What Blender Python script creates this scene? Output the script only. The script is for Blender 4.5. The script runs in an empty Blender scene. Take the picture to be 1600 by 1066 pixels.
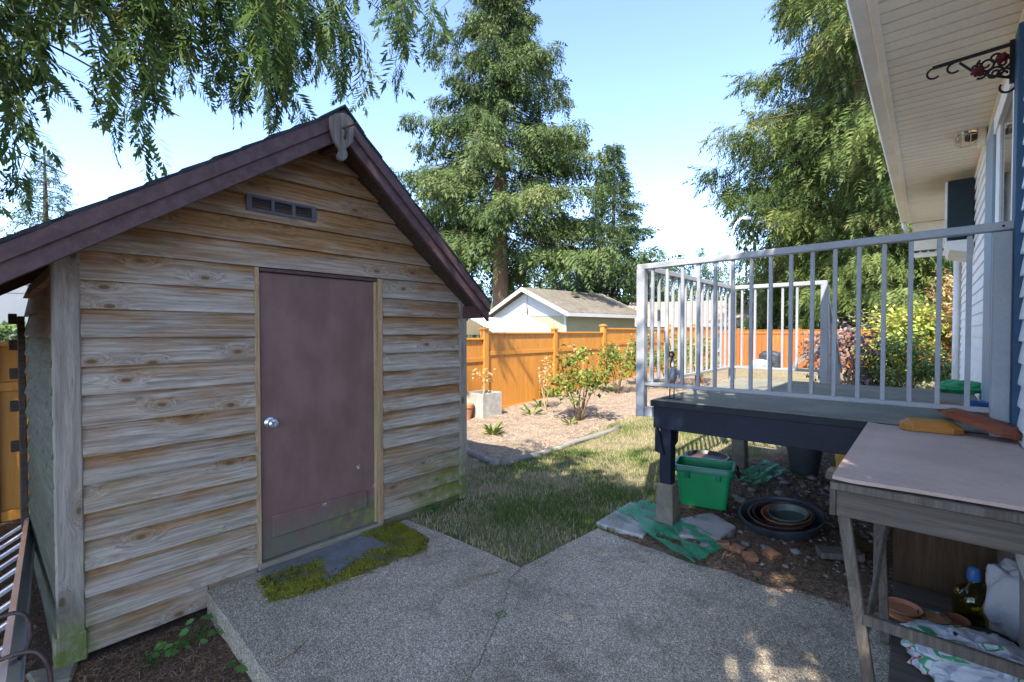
import bpy, bmesh, math, random
import numpy as np
from mathutils import Vector, Matrix
random.seed(7); RNG = np.random.default_rng(11)
SC = bpy.context.scene
COL = SC.collection
rad = math.radians

# ------------------------------------------------------------------ camera
F_PX, CXP, CYP = 735.0, 800.0, 533.0
YAW, PITCH, CAMH = rad(41.5), rad(-1.1), 1.5
cd = bpy.data.cameras.new('camera'); cam = bpy.data.objects.new('camera', cd); COL.objects.link(cam)
cd.sensor_width = 36.0; cd.lens = 36.0 * F_PX / 1600.0
cd.clip_start = 0.05; cd.clip_end = 3000
cam.location = (0, 0, CAMH); cam.rotation_euler = (math.pi / 2 + PITCH, 0, YAW)
SC.camera = cam

# ------------------------------------------------------------------ sky, sun, exposure
SUN_EL = rad(49)
SUN_DIR = Vector((0.37, -0.93, 0)).normalized() * math.cos(SUN_EL) + Vector((0, 0, math.sin(SUN_EL)))
w = bpy.data.worlds.new('World'); SC.world = w; w.use_nodes = True
wn = w.node_tree.nodes; wl = w.node_tree.links
bg = wn['Background']
sky = wn.new('ShaderNodeTexSky'); sky.sky_type = 'NISHITA'; sky.sun_disc = False
sky.sun_elevation = SUN_EL
sky.sun_rotation = math.atan2(SUN_DIR.x, SUN_DIR.y)
sky.altitude = 50; sky.air_density = 0.5; sky.dust_density = 0.25; sky.ozone_density = 0.5
wl.new(sky.outputs[0], bg.inputs[0]); bg.inputs[1].default_value = 0.13
sd = bpy.data.lights.new('sun', 'SUN'); sun = bpy.data.objects.new('sun', sd); COL.objects.link(sun)
sd.energy = 2.0; sd.angle = rad(0.55); sd.color = (1.0, 0.93, 0.82)
sun.rotation_euler = SUN_DIR.to_track_quat('Z', 'Y').to_euler(); sun.location = (0, 0, 30)
SC.view_settings.view_transform = 'Standard'; SC.view_settings.look = 'None'
SC.view_settings.exposure = 2.7; SC.view_settings.gamma = 1.0; SC.view_settings.use_curve_mapping = False
try:
    SC.cycles.max_bounces = 8; SC.cycles.transparent_max_bounces = 12
    SC.cycles.use_denoising = True
except Exception: pass

# ------------------------------------------------------------------ pixel helpers (photo 1600 x 1066)
def ray(px, py):
    x = (px - CXP) / F_PX; y = -(py - CYP) / F_PX
    c, s = math.cos(PITCH), math.sin(PITCH)
    d = (x, c - y * s, s + y * c)
    c, s = math.cos(YAW), math.sin(YAW)
    return Vector((d[0] * c - d[1] * s, d[0] * s + d[1] * c, d[2]))
CO = Vector((0, 0, CAMH))
def at_z(px, py, z): r = ray(px, py); return CO + r * ((z - CAMH) / r.z)
def at_x(px, py, x): r = ray(px, py); return CO + r * (x / r.x)
def at_y(px, py, y): r = ray(px, py); return CO + r * (y / r.y)
def ss(a, b, x):
    t = np.clip((x - a) / (b - a), 0, 1); return t * t * (3 - 2 * t)
def ground(x, y):
    z = 0.30 * ss(3.5, 12.5, y) - 0.125 * (1 - ss(0.75, 1.35, y)) - 0.015
    return z + 0.012 * np.sin(x * 2.1 + y * 1.3) * np.sin(y * 1.9 - x * 0.7)
def gnd(px, py, off=0.0):
    z = 0.0
    for _ in range(12):
        p = at_z(px, py, z + off); z = float(ground(p.x, p.y))
    return at_z(px, py, z + off)
def gpt(x, y, off=0.0): return Vector((x, y, float(ground(x, y)) + off))

# ------------------------------------------------------------------ materials
def lin(c): return tuple(((v / 255) / 12.92 if v / 255 <= 0.04045 else ((v / 255 + 0.055) / 1.055) ** 2.4) for v in c)
class NT:
    def __init__(s, name):
        s.m = bpy.data.materials.new(name); s.m.use_nodes = True
        s.t = s.m.node_tree; s.N = s.t.nodes; s.L = s.t.links
        s.N.clear(); s.o = s.N.new('ShaderNodeOutputMaterial')
    def n(s, typ, **kw):
        nd = s.N.new(typ)
        for k, v in kw.items(): setattr(nd, k, v)
        return nd
    def put(s, inp, v):
        if isinstance(v, bpy.types.NodeSocket): s.L.new(v, inp)
        elif v is not None:
            if isinstance(v, (tuple, list)) and inp.type == 'RGBA' and len(v) == 3: v = (*v, 1)
            inp.default_value = v
    def pos(s): return s.n('ShaderNodeNewGeometry').outputs['Position']
    def obj(s): return s.n('ShaderNodeTexCoord').outputs['Object']
    def rnd(s): return s.n('ShaderNodeObjectInfo').outputs['Random']
    def attr(s, name): return s.n('ShaderNodeAttribute', attribute_name=name).outputs['Fac']
    def sep(s, v):
        nd = s.n('ShaderNodeSeparateXYZ'); s.L.new(v, nd.inputs[0]); return nd.outputs
    def objr(s, k=37.0):
        "object coordinates shifted by a random amount per object"
        nd = s.n('ShaderNodeVectorMath', operation='ADD'); s.L.new(s.obj(), nd.inputs[0])
        s.L.new(s.math('MULTIPLY', s.rnd(), k), nd.inputs[1]); return nd.outputs[0]
    def mp(s, v, sc=(1, 1, 1), loc=(0, 0, 0)):
        nd = s.n('ShaderNodeMapping'); s.L.new(v, nd.inputs[0])
        nd.inputs['Scale'].default_value = sc; nd.inputs['Location'].default_value = loc; return nd.outputs[0]
    def noise(s, v, scale=5, detail=5, rough=.6, dist=0, out='Fac'):
        nd = s.n('ShaderNodeTexNoise'); s.L.new(v, nd.inputs['Vector'])
        nd.inputs['Scale'].default_value = scale; nd.inputs['Detail'].default_value = detail
        nd.inputs['Roughness'].default_value = rough; nd.inputs['Distortion'].default_value = dist
        return nd.outputs[out]
    def voro(s, v, scale=5, feat='F1', out='Distance', rnd=1):
        nd = s.n('ShaderNodeTexVoronoi', feature=feat); s.L.new(v, nd.inputs['Vector'])
        nd.inputs['Scale'].default_value = scale; nd.inputs['Randomness'].default_value = rnd
        return nd.outputs[out]
    def ramp(s, f, stops, interp='LINEAR'):
        nd = s.n('ShaderNodeValToRGB'); s.put(nd.inputs[0], f); cr = nd.color_ramp; cr.interpolation = interp
        while len(cr.elements) < len(stops): cr.elements.new(0.5)
        for e, (p, c) in zip(cr.elements, stops):
            e.position = p; e.color = (*c, 1) if isinstance(c, tuple) else (c, c, c, 1)
        return nd.outputs[0]
    def mix(s, f, a, b, mode='MIX'):
        nd = s.n('ShaderNodeMix', data_type='RGBA', blend_type=mode)
        s.put(nd.inputs[0], f); s.put(nd.inputs[6], a); s.put(nd.inputs[7], b); return nd.outputs[2]
    def math(s, op, a, b=None, clamp=False):
        nd = s.n('ShaderNodeMath', operation=op, use_clamp=clamp); s.put(nd.inputs[0], a)
        if b is not None: s.put(nd.inputs[1], b)
        return nd.outputs[0]
    def step(s, v, a, b):
        nd = s.n('ShaderNodeMapRange', interpolation_type='SMOOTHSTEP'); s.put(nd.inputs[0], v)
        nd.inputs[1].default_value = a; nd.inputs[2].default_value = b; return nd.outputs[0]
    def hsv(s, c, h=.5, sa=1, v=1):
        nd = s.n('ShaderNodeHueSaturation'); s.put(nd.inputs['Color'], c)
        s.put(nd.inputs['Hue'], h); s.put(nd.inputs['Saturation'], sa); s.put(nd.inputs['Value'], v); return nd.outputs[0]
    def bump(s, h, strength=.4, dist=.01, prev=None):
        nd = s.n('ShaderNodeBump'); s.put(nd.inputs['Height'], h)
        nd.inputs['Strength'].default_value = strength; nd.inputs['Distance'].default_value = dist
        if prev is not None: s.L.new(prev, nd.inputs['Normal'])
        return nd.outputs[0]
    def out(s, col, rough=.7, bump=None, spec=.35, metal=0, trans=0, ior=1.45, transl=None, alpha=None):
        b = s.n('ShaderNodeBsdfPrincipled')
        s.put(b.inputs['Base Color'], col); s.put(b.inputs['Roughness'], rough)
        s.put(b.inputs['Specular IOR Level'], spec); s.put(b.inputs['Metallic'], metal)
        s.put(b.inputs['Transmission Weight'], trans); b.inputs['IOR'].default_value = ior
        if bump is not None: s.L.new(bump, b.inputs['Normal'])
        if alpha is not None: s.put(b.inputs['Alpha'], alpha)
        sh = b.outputs[0]
        if transl:
            t = s.n('ShaderNodeBsdfTranslucent'); s.put(t.inputs[0], col)
            mx = s.n('ShaderNodeMixShader'); mx.inputs[0].default_value = transl
            s.L.new(sh, mx.inputs[1]); s.L.new(t.outputs[0], mx.inputs[2]); sh = mx.outputs[0]
        s.L.new(sh, s.o.inputs['Surface']); return s.m

def simple(name, col, rough=.6, var=.18, scale=6, bump=.15, spec=.35, metal=0, fine=60):
    m = NT(name); v = m.objr()
    n1 = m.noise(v, scale, 6); n2 = m.noise(v, fine, 4)
    c = m.mix(m.step(n1, .3, .7), tuple(x * (1 - var) for x in col), tuple(min(1, x * (1 + var)) for x in col))
    c = m.hsv(c, v=m.math('ADD', m.math('MULTIPLY', n2, .3), .85))
    return m.out(c, m.math('ADD', m.math('MULTIPLY', n1, .2), rough - .1), m.bump(n2, bump, .004), spec, metal)

def wood(name, dark, mid, light, warm=None, axis='Y', scale=1.0, knots=True, algae=None, gable=False, rough=.85, bump=.5, warm_amt=.5, ring=1.0):
    """weathered board: grain along one object axis, knots, warm unbleached patches, green algae near the ground"""
    m = NT(name); v = m.objr()
    g = {'X': (1.5, 16, 42), 'Y': (16, 1.5, 42), 'Z': (26, 26, 1.5)}[axis]; g = tuple(k * scale for k in g)
    kn = {'X': (1.9, .6, 6.0), 'Y': (.6, 1.9, 6.0), 'Z': (6.0, 6.0, 1.9)}[axis]
    s3_ = m.sep(v); cb = m.n('ShaderNodeCombineXYZ')
    u_, t_ = {'X': (s3_[0], s3_[2]), 'Y': (s3_[1], s3_[2]), 'Z': (s3_[2], m.math('ADD', s3_[0], s3_[1]))}[axis]
    m.L.new(m.math('MULTIPLY', u_, 2.9), cb.inputs[0]); m.L.new(m.math('MULTIPLY', t_, 6.0), cb.inputs[1])
    vk = m.n('ShaderNodeTexVoronoi', voronoi_dimensions='2D'); m.L.new(cb.outputs[0], vk.inputs['Vector']); vk.inputs['Scale'].default_value = 1.0
    kd = m.math('ADD', vk.outputs['Distance'], m.math('MULTIPLY', m.step(m.sep(vk.outputs['Color'])[0], .42, .46), .6))
    warp = m.n('ShaderNodeVectorMath', operation='ADD'); m.L.new(m.mp(v, g), warp.inputs[0])
    m.L.new(m.math('MULTIPLY', m.math('POWER', m.math('SUBTRACT', 1, kd, True), 9), 6.0 * ring), warp.inputs[1])
    gr = m.noise(warp.outputs[0], 1.6, 8, .68, .6)
    fine = m.noise(m.mp(v, tuple(k * 4 for k in g)), 2.0, 6, .7)
    wv = m.noise(warp.outputs[0], .55, 3, .5, 1.2)
    c = m.ramp(gr, [(.22, dark), (.5, mid), (.78, light)])
    c = m.mix(m.math('MULTIPLY', m.step(fine, .52, .75), .8), c, tuple(k * .5 for k in dark))
    c = m.hsv(c, v=m.math('ADD', m.math('ADD', m.math('MULTIPLY', wv, .5), .62), m.math('MULTIPLY', m.rnd(), .26)))
    if warm:
        wf = m.noise(m.mp(v, {'X': (1.2, 3, 6), 'Y': (3, 1.2, 6), 'Z': (5, 5, 1.2)}[axis]), 1.3, 5, .6, .4)
        wm = m.step(wf, .42, .72); wm = m.math('MULTIPLY', wm, warm_amt)
        if gable:
            zl = m.sep(m.obj())[2]
            wm = m.math('ADD', wm, m.math('MULTIPLY', m.math('MULTIPLY', m.step(zl, -.05, .06), m.step(wf, .3, .6)), .55), True)
            z = m.sep(m.pos())[2]
            wm = m.math('ADD', wm, m.math('MULTIPLY', m.step(z, 1.75, 2.2), .62), True)
        wc = m.mix(m.step(gr, .3, .75), tuple(k * .38 for k in warm), warm)
        c = m.mix(wm, c, wc)
    if knots:
        kr = m.noise(v, 40, 2)
        kk = m.math('ADD', kd, m.math('MULTIPLY', kr, .06))
        c = m.mix(m.math('MULTIPLY', m.math('SUBTRACT', 1, m.step(kk, .07, .115)), .9), c, tuple(k * .25 for k in (warm or dark)))
        c = m.mix(m.math('MULTIPLY', m.math('SUBTRACT', 1, m.step(kk, .08, .22)), .4), c, tuple(k * .5 for k in (warm or dark)))
    if algae:
        p = m.sep(m.pos()); an = m.noise(m.pos(), 7, 6, .7)
        yr = m.step(p[1], 2.05, 2.75); yl = m.math('MULTIPLY', m.math('SUBTRACT', 1, m.step(p[1], .3, .42)), .8)
        hr = m.math('SUBTRACT', 1, m.step(p[2], .0, .62))
        hl = m.math('SUBTRACT', 1, m.step(p[2], -.1, .25))
        al = m.math('MAXIMUM', m.math('MULTIPLY', yr, hr), m.math('MULTIPLY', yl, hl))
        al = m.math('MULTIPLY', m.math('MULTIPLY', al, m.step(an, .32, .6)), 1.5, True)
        thin = m.math('MULTIPLY', m.math('SUBTRACT', 1, m.step(p[2], .1, 1.0)), m.step(m.noise(m.pos(), 3.1, 5), .45, .75))
        al = m.math('MAXIMUM', al, m.math('MULTIPLY', thin, .45))
        c = m.mix(m.math('MULTIPLY', al, .85), c, algae)
    h = m.math('ADD', m.math('MULTIPLY', gr, .7), m.math('MULTIPLY', fine, .5))
    return m.out(c, rough, m.bump(h, bump, .006), .25)

MT = {}
MT['siding'] = wood('weathered_cedar_siding', (.105, .08, .062), (.32, .265, .212), (.54, .47, .395), (.37, .195, .08), 'Y', 1.0, True, (.115, .15, .02), True, warm_amt=.62)
MT['siding_green'] = wood('algae_side_siding', (.05, .054, .04), (.09, .10, .072), (.15, .155, .12), (.11, .10, .06), 'X', 1.0, True, None, False)
MT['siding_side'] = wood('bare_side_siding', (.13, .11, .09), (.22, .19, .155), (.32, .28, .23), (.25, .16, .08), 'X', 1.0, True)
MT['post_wood'] = wood('weathered_post', (.13, .11, .092), (.27, .235, .195), (.40, .355, .305), (.26, .17, .09), 'Z', 1.0, True, (.10, .14, .015), False)
MT['ornament'] = wood('weathered_grey_carving', (.05, .042, .036), (.15, .13, .115), (.27, .245, .22), (.14, .09, .05), 'Z', 1.2, False, bump=.9)
MT['jamb'] = wood('bare_cedar_jamb', (.2, .13, .06), (.38, .26, .14), (.5, .38, .24), (.45, .27, .11), 'Z', 1.0, False)
MT['dark_wood'] = wood('dark_underside_wood', (.03, .022, .018), (.055, .04, .032), (.09, .065, .05), (.07, .045, .03), 'Y', 1.0, False)
MT['deck_timber'] = wood('raw_deck_timber', (.1, .075, .045), (.2, .15, .09), (.3, .23, .14), (.3, .2, .09), 'Y', 1.0, False)
MT['bench_wood'] = wood('grey_bench_plywood', (.06, .05, .04), (.12, .10, .082), (.20, .172, .142), (.17, .105, .055), 'X', .6, True, ring=2.2)
MT['bench_leg'] = wood('grey_bench_leg', (.06, .05, .04), (.13, .11, .09), (.23, .20, .165), (.18, .12, .065), 'Z', 1, False)
MT['brown_panel'] = wood('brown_plywood', (.045, .024, .012), (.085, .047, .024), (.13, .075, .04), (.12, .065, .03), 'Z', .7, True, rough=.6)
MT['back_fence'] = wood('stained_fence', (.26, .085, .022), (.38, .13, .034), (.5, .19, .055), None, 'Z', .8, False)
MT['trunk'] = wood('cedar_bark', (.1, .06, .04), (.24, .15, .1), (.38, .25, .17), None, 'Z', .35, False, bump=1.0)
MT['dark_trunk'] = wood('dark_bark', (.045, .03, .022), (.09, .062, .045), (.15, .105, .08), None, 'Z', .6, False, bump=1.0)
MT['log'] = wood('old_log', (.12, .11, .1), (.24, .225, .205), (.36, .34, .31), (.26, .2, .12), 'Y', .8, False)
MT['board_shed_base'] = wood('base_board', (.11, .09, .07), (.2, .17, .13), (.28, .24, .19), (.2, .13, .07), 'Y', 1.0, False, (.1, .13, .02))

def paint_brown():
    m = NT('flaking_brown_trim'); v = m.objr(); p = m.pos()
    n = m.noise(m.mp(v, (6, 6, 6)), 3, 7, .7); f = m.noise(m.mp(p, (30, 5, 12)), 2.5, 8, .75)
    c = m.mix(m.step(n, .3, .7), (.06, .032, .032), (.10, .055, .056))
    c = m.mix(m.math('MULTIPLY', m.step(f, .60, .68), .55), c, (.26, .19, .165))
    return m.out(c, .62, m.bump(m.noise(m.mp(v, (30, 6, 30)), 3, 6), .3, .004), .35)
MT['brown_trim'] = paint_brown()

def door_paint():
    m = NT('brown_door_paint'); p = m.pos(); s3 = m.sep(p)
    n = m.noise(m.mp(p, (1, 3.2, 1.6)), 1.3, 6, .6); f = m.noise(p, 40, 6, .7)
    c = m.mix(m.step(n, .3, .72), (.14, .074, .062), (.19, .112, .095))
    c = m.mix(m.math('MULTIPLY', m.step(f, .6, .8), .15), c, (.2, .15, .15))
    sp = m.voro(m.mp(p, (1, 5.5, 5)), 1.15); spn = m.noise(p, 55, 5, .75)
    chip = m.math('SUBTRACT', 1, m.step(m.math('ADD', sp, m.math('MULTIPLY', spn, .42)), .285, .30))
    zone = m.math('MULTIPLY', m.step(s3[1], 1.45, 1.6), m.math('SUBTRACT', 1, m.step(s3[2], .62, .72)))
    c = m.mix(m.math('MULTIPLY', chip, zone), c, (.52, .47, .46))
    fl = m.noise(p, 70, 3); c = m.mix(m.math('MULTIPLY', m.step(fl, .73, .76), .5), c, (.4, .36, .35))
    g = m.noise(p, 11, 6, .7); low = m.math('SUBTRACT', 1, m.step(s3[2], .16, .31))
    c = m.mix(m.math('MULTIPLY', low, m.step(g, .3, .6)), c, (.125, .12, .085))
    grn = m.math('MULTIPLY', m.math('MULTIPLY', low, m.step(s3[1], 1.45, 1.85)), m.step(m.noise(p, 16, 5), .45, .62))
    c = m.mix(m.math('MULTIPLY', grn, .8), c, (.19, .2, .05))
    return m.out(c, m.math('ADD', .4, m.math('MULTIPLY', n, .2)), m.bump(f, .12, .003), .4)
MT['door'] = door_paint()

def concrete_aggregate(name, lo, hi, tint=(1, 1, 1)):
    m = NT(name); p = m.pos()
    vc = m.voro(p, 185, 'F1', 'Color'); vd = m.voro(p, 185)
    vv = m.sep(vc)[0]
    big = m.noise(p, 1.3, 6, .65); mid = m.noise(p, 9, 6, .7)
    c = m.ramp(vv, [(0, tuple(lo * .45 * t for t in tint)), (.45, tuple(lo * t for t in tint)), (.8, tuple(hi * t for t in tint)), (1, tuple(hi * 1.45 * t for t in tint))])
    c = m.mix(m.math('MULTIPLY', m.step(vd, .4, .7), .7), c, tuple(lo * .5 * t for t in tint))
    c = m.hsv(c, v=m.math('ADD', .55, m.math('MULTIPLY', big, .9)))
    c = m.mix(m.math('MULTIPLY', m.step(mid, .52, .75), .5), c, (lo * .35, lo * .33, lo * .28))
    st = m.noise(m.mp(p, (1, 1, 1), (7, 2, 0)), 2.6, 7, .72); c = m.mix(m.math('MULTIPLY', m.step(st, .48, .72), .6), c, (.12, .095, .06)); s4 = m.noise(p, .9, 5, .6); c = m.hsv(c, v=m.math('ADD', .62, m.math('MULTIPLY', s4, .76)))
    s3 = m.sep(p); al = m.math('MULTIPLY', m.math('SUBTRACT', 1, m.step(s3[1], .7, 1.5)), m.step(big, .4, .7))
    c = m.mix(m.math('MULTIPLY', al, .4), c, (.055, .06, .03))
    h = m.math('ADD', m.math('MULTIPLY', vd, -1), m.math('MULTIPLY', mid, .5))
    return m.out(c, .88, m.bump(h, .55, .006), .3)
MT['patio'] = concrete_aggregate('exposed_aggregate_concrete', .34, .51, (1.18, 1, .74))
MT['patio2'] = concrete_aggregate('newer_aggregate_concrete', .38, .56, (1.18, 1, .74))

def concrete(name, col, moss=0):
    m = NT(name); v = m.objr(); n = m.noise(v, 7, 7, .7); f = m.noise(v, 60, 5, .7)
    c = m.mix(m.step(n, .3, .7), tuple(k * .62 for k in col), col); c = m.hsv(c, v=m.math('ADD', .8, m.math('MULTIPLY', f, .4)))
    if moss: c = m.mix(m.math('MULTIPLY', m.step(m.noise(v, 10, 6, .7), .45, .65), moss), c, (.11, .125, .04))
    return m.out(c, .9, m.bump(m.math('ADD', n, f), .5, .008), .25)
MT['concrete'] = concrete('plain_concrete', (.48, .45, .41), .15)
MT['pier'] = concrete('mossy_concrete_pier', (.23, .2, .16), .45)
MT['step'] = concrete('door_step_concrete', (.20, .20, .21), .35)

def ground_mat():
    m = NT('dry_lawn_soil'); p = m.pos(); s3 = m.sep(p)
    n = m.noise(p, 1.6, 6, .65); f = m.noise(p, 38, 7, .75); f2 = m.noise(m.mp(p, (1, 1, 1), (5, 3, 1)), 90, 4, .7)
    dry = m.ramp(f, [(.25, (.11, .085, .05)), (.5, (.24, .195, .12)), (.75, (.40, .34, .23))])
    grn = m.ramp(f, [(.25, (.045, .06, .02)), (.5, (.085, .115, .035)), (.8, (.15, .18, .06))])
    c = m.mix(m.step(n, .42, .62), dry, grn)
    soil = m.ramp(f2, [(.25, (.035, .022, .016)), (.5, (.085, .055, .04)), (.78, (.19, .13, .095))])
    c = m.mix(m.math('SUBTRACT', 1, m.step(s3[1], .9, 1.5)), c, soil)
    far = m.step(s3[1], 7.0, 9.5); c = m.mix(m.math('MULTIPLY', far, .75), c, dry)
    return m.out(c, .95, m.bump(m.math('ADD', f, f2), .7, .02), .15)
MT['ground'] = ground_mat()

def chips(name, a, b, c3, sc=55):
    m = NT(name); p = m.pos(); f = m.noise(p, sc, 8, .75, .8); n = m.noise(p, 2.2, 5)
    vc = m.sep(m.voro(m.mp(p, (1, 1.7, 1)), sc * 1.3, 'F1', 'Color'))[0]
    c = m.ramp(m.math('ADD', m.math('MULTIPLY', f, .6), m.math('MULTIPLY', vc, .4)), [(.25, a), (.5, b), (.8, c3)])
    c = m.hsv(c, v=m.math('ADD', .72, m.math('MULTIPLY', n, .56)))
    return m.out(c, .95, m.bump(m.math('ADD', f, vc), .8, .02), .15)
MT['bed'] = chips('garden_bed_soil', (.17, .12, .085), (.38, .29, .215), (.60, .49, .38))
MT['gravel_base'] = chips('needle_litter_soil', (.07, .045, .03), (.19, .13, .088), (.38, .28, .20), 45)

def tinted(name, stops, rough=.6, transl=.25, spec=.25):
    m = NT(name); c = m.ramp(m.attr('tint'), stops)
    nz = m.noise(m.pos(), 1.2, 3)
    c = m.hsv(c, v=m.math('ADD', .75, m.math('MULTIPLY', nz, .5)))
    return m.out(c, rough, None, spec, transl=transl)
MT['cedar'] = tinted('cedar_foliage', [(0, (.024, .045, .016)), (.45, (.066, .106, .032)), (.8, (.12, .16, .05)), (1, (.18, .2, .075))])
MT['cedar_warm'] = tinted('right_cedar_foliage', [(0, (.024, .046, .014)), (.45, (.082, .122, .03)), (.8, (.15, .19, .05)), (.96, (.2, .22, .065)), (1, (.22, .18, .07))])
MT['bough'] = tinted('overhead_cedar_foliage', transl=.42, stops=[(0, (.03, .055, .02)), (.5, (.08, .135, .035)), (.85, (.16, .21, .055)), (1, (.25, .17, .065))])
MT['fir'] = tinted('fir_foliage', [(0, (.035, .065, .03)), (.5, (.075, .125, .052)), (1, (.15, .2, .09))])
MT['hedge'] = tinted('hedge_foliage', [(0, (.045, .08, .025)), (.5, (.10, .16, .045)), (1, (.19, .25, .08))])
MT['rose_leaf'] = tinted('rose_leaves', [(0, (.07, .12, .02)), (.5, (.17, .23, .045)), (.85, (.30, .33, .07)), (1, (.42, .32, .12))], .45, .35)
MT['yellow_shrub'] = tinted('yellowing_shrub_leaves', [(0, (.15, .22, .04)), (.5, (.34, .38, .08)), (1, (.55, .52, .13))], .5, .35)
MT['rusty_vine'] = tinted('rusty_vine_leaves', [(0, (.28, .2, .06)), (.5, (.5, .32, .14)), (1, (.62, .44, .22))], .6, .3)
MT['purple_shrub'] = tinted('purple_shrub_leaves', [(0, (.08, .055, .065)), (.5, (.2, .155, .165)), (1, (.36, .31, .31))], .6, .3)
MT['grass'] = tinted('grass_blades', [(0, (.05, .095, .015)), (.35, (.11, .19, .03)), (.6, (.21, .27, .055)), (.75, (.38, .32, .17)), (1, (.55, .46, .30))], .7, .3)
MT['weed'] = tinted('weed_leaves', [(0, (.05, .12, .025)), (1, (.13, .26, .06))], .5, .25)
MT['moss'] = tinted('moss_tufts', [(0, (.09, .075, .012)), (.5, (.20, .19, .016)), (1, (.31, .28, .035))], .95, .15)
MT['straw'] = tinted('straw_litter', [(0, (.12, .075, .045)), (.5, (.30, .215, .14)), (1, (.52, .42, .30))], .9, .1)
MT['needles'] = tinted('fallen_needles', [(0, (.07, .042, .026)), (.5, (.21, .125, .07)), (1, (.42, .28, .165))], .9, .05)
MT['pebble'] = tinted('pebbles', [(0, (.06, .045, .034)), (.5, (.15, .12, .095)), (1, (.33, .29, .25))], .85, 0)

def vinyl():
    m = NT('orange_woodgrain_vinyl'); v = m.objr()
    g = m.noise(m.mp(v, (26, 26, 2.2)), 1.5, 6, .65, .3); n = m.noise(m.pos(), .8, 3)
    c = m.ramp(g, [(.25, (.44, .175, .028)), (.5, (.50, .205, .034)), (.8, (.57, .25, .045))])
    c = m.hsv(c, v=m.math('ADD', m.math('ADD', .78, m.math('MULTIPLY', m.rnd(), .14)), m.math('MULTIPLY', n, .28)))
    st = m.noise(m.mp(m.pos(), (3, 3, .8)), 1.2, 6, .7); c = m.mix(m.math('MULTIPLY', m.step(st, .55, .8), .35), c, (.24, .11, .03))
    return m.out(c, .5, m.bump(g, .1, .002), .4)
MT['vinyl'] = vinyl()
def shingle(name, a, b, sc=14):
    m = NT(name); v = m.pos(); n = m.noise(v, 220, 4); k = m.sep(m.voro(m.mp(v, (1, 1, 1)), sc, 'F1', 'Color'))[0]; big = m.noise(v, .6, 5)
    c = m.mix(k, a, b); c = m.hsv(c, v=m.math('ADD', .45, m.math('ADD', m.math('MULTIPLY', n, .5), m.math('MULTIPLY', big, .6))))
    return m.out(c, .92, m.bump(n, .5, .004), .2)
MT['shingle'] = shingle('black_shingles', (.018, .02, .023), (.04, .043, .047))
MT['garage_roof'] = shingle('grey_garage_shingles', (.125, .11, .085), (.18, .155, .12), 5)
MT['far_roof'] = shingle('brown_far_shingles', (.30, .22, .17), (.42, .32, .25), 5)
MT['grey_roof'] = shingle('grey_far_shingles', (.2, .2, .21), (.3, .3, .31), 5)
MT['vent'] = simple('purple_brown_vent', (.085, .075, .09), .6)
MT['vent_dark'] = simple('vent_louvre', (.05, .043, .045), .6)
MT['metal_knob'] = simple('satin_chrome', (.62, .62, .63), .28, .1, 8, .05, .5, .9)
MT['navy'] = simple('navy_deck_paint', (.006, .010, .022), .5, .35, 5, .3)
MT['navy_edge'] = simple('dark_deck_edge', (.014, .018, .022), .6, .3, 6, .3)
def deck_top():
    m = NT('worn_deck_coating'); p = m.pos(); n = m.noise(p, 2.2, 6, .7); f = m.noise(p, 60, 6, .75); s = m.noise(m.mp(p, (9, 1.2, 1)), 1.5, 5)
    c = m.ramp(f, [(.25, (.105, .108, .088)), (.5, (.18, .18, .145)), (.8, (.28, .27, .22))])
    c = m.mix(m.math('MULTIPLY', m.step(n, .42, .7), .6), c, (.30, .28, .23)); c = m.mix(m.math('MULTIPLY', m.step(s, .55, .8), .3), c, (.07, .085, .085))
    return m.out(c, .9, m.bump(f, .5, .005), .2)
MT['deck_top'] = deck_top()
MT['rail'] = simple('grey_white_aluminium', (.31, .32, .335), .45, .1, 4, .08, .45)
MT['white_paint'] = simple('white_house_siding', (.86, .85, .82), .55, .07, 5, .12)
MT['soffit'] = simple('cream_soffit', (.86, .79, .66), .6, .06, 3, .05)
MT['gutter'] = simple('white_gutter', (.76, .745, .70), .4, .08, 3, .06, .5)
MT['groove'] = simple('soffit_groove', (.10, .085, .065), .8)
MT['teal'] = simple('dark_teal_paint', (.008, .026, .036), .45, .2)
MT['blue_trim'] = simple('blue_trim', (.02, .065, .125), .45, .15)
MT['grey_blue_trim'] = simple('grey_blue_trim', (.24, .31, .36), .5, .1)
MT['curtain'] = simple('dark_room_curtain', (.10, .085, .08), .9, .3, 12)
MT['iron'] = simple('black_wrought_iron', (.012, .01, .012), .55, .3, 20, .3)
MT['iron_rose'] = simple('dark_red_iron_rose', (.10, .012, .018), .55, .3, 20, .3)
MT['rust_iron'] = simple('rusty_brown_bar', (.075, .05, .045), .6, .4, 14, .4, .4, .4)
MT['aluminium'] = simple('ladder_aluminium', (.60, .62, .65), .32, .12, 5, .08, .5, .85)
MT['green_plastic'] = simple('green_plastic', (.014, .27, .09), .38, .12, 4, .08, .5)
MT['green_rim'] = simple('dark_green_rim', (.008, .16, .085), .4, .15, 5, .08, .5)
MT['dark_plastic'] = simple('dark_blue_grey_plastic', (.045, .05, .06), .5, .25, 6, .15)
MT['brown_plastic'] = simple('brown_plastic', (.085, .045, .035), .5, .25, 6, .15)
MT['black_plastic'] = simple('black_plastic', (.015, .013, .014), .4, .3, 6, .15)
MT['grey_green'] = simple('grey_green_plastic', (.10, .125, .11), .5, .25, 6, .15)
MT['terracotta'] = simple('terracotta', (.44, .19, .10), .85, .2, 9, .3)
MT['terracotta_wet'] = simple('dark_terracotta', (.28, .10, .05), .6, .25, 9, .3)
MT['glaze_green'] = simple('green_glaze', (.05, .16, .08), .3, .25, 9, .1, .5)
MT['bench_top'] = simple('pinkish_plywood_top', (.50, .365, .30), .75, .12, 2.5, .25, .3)
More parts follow.
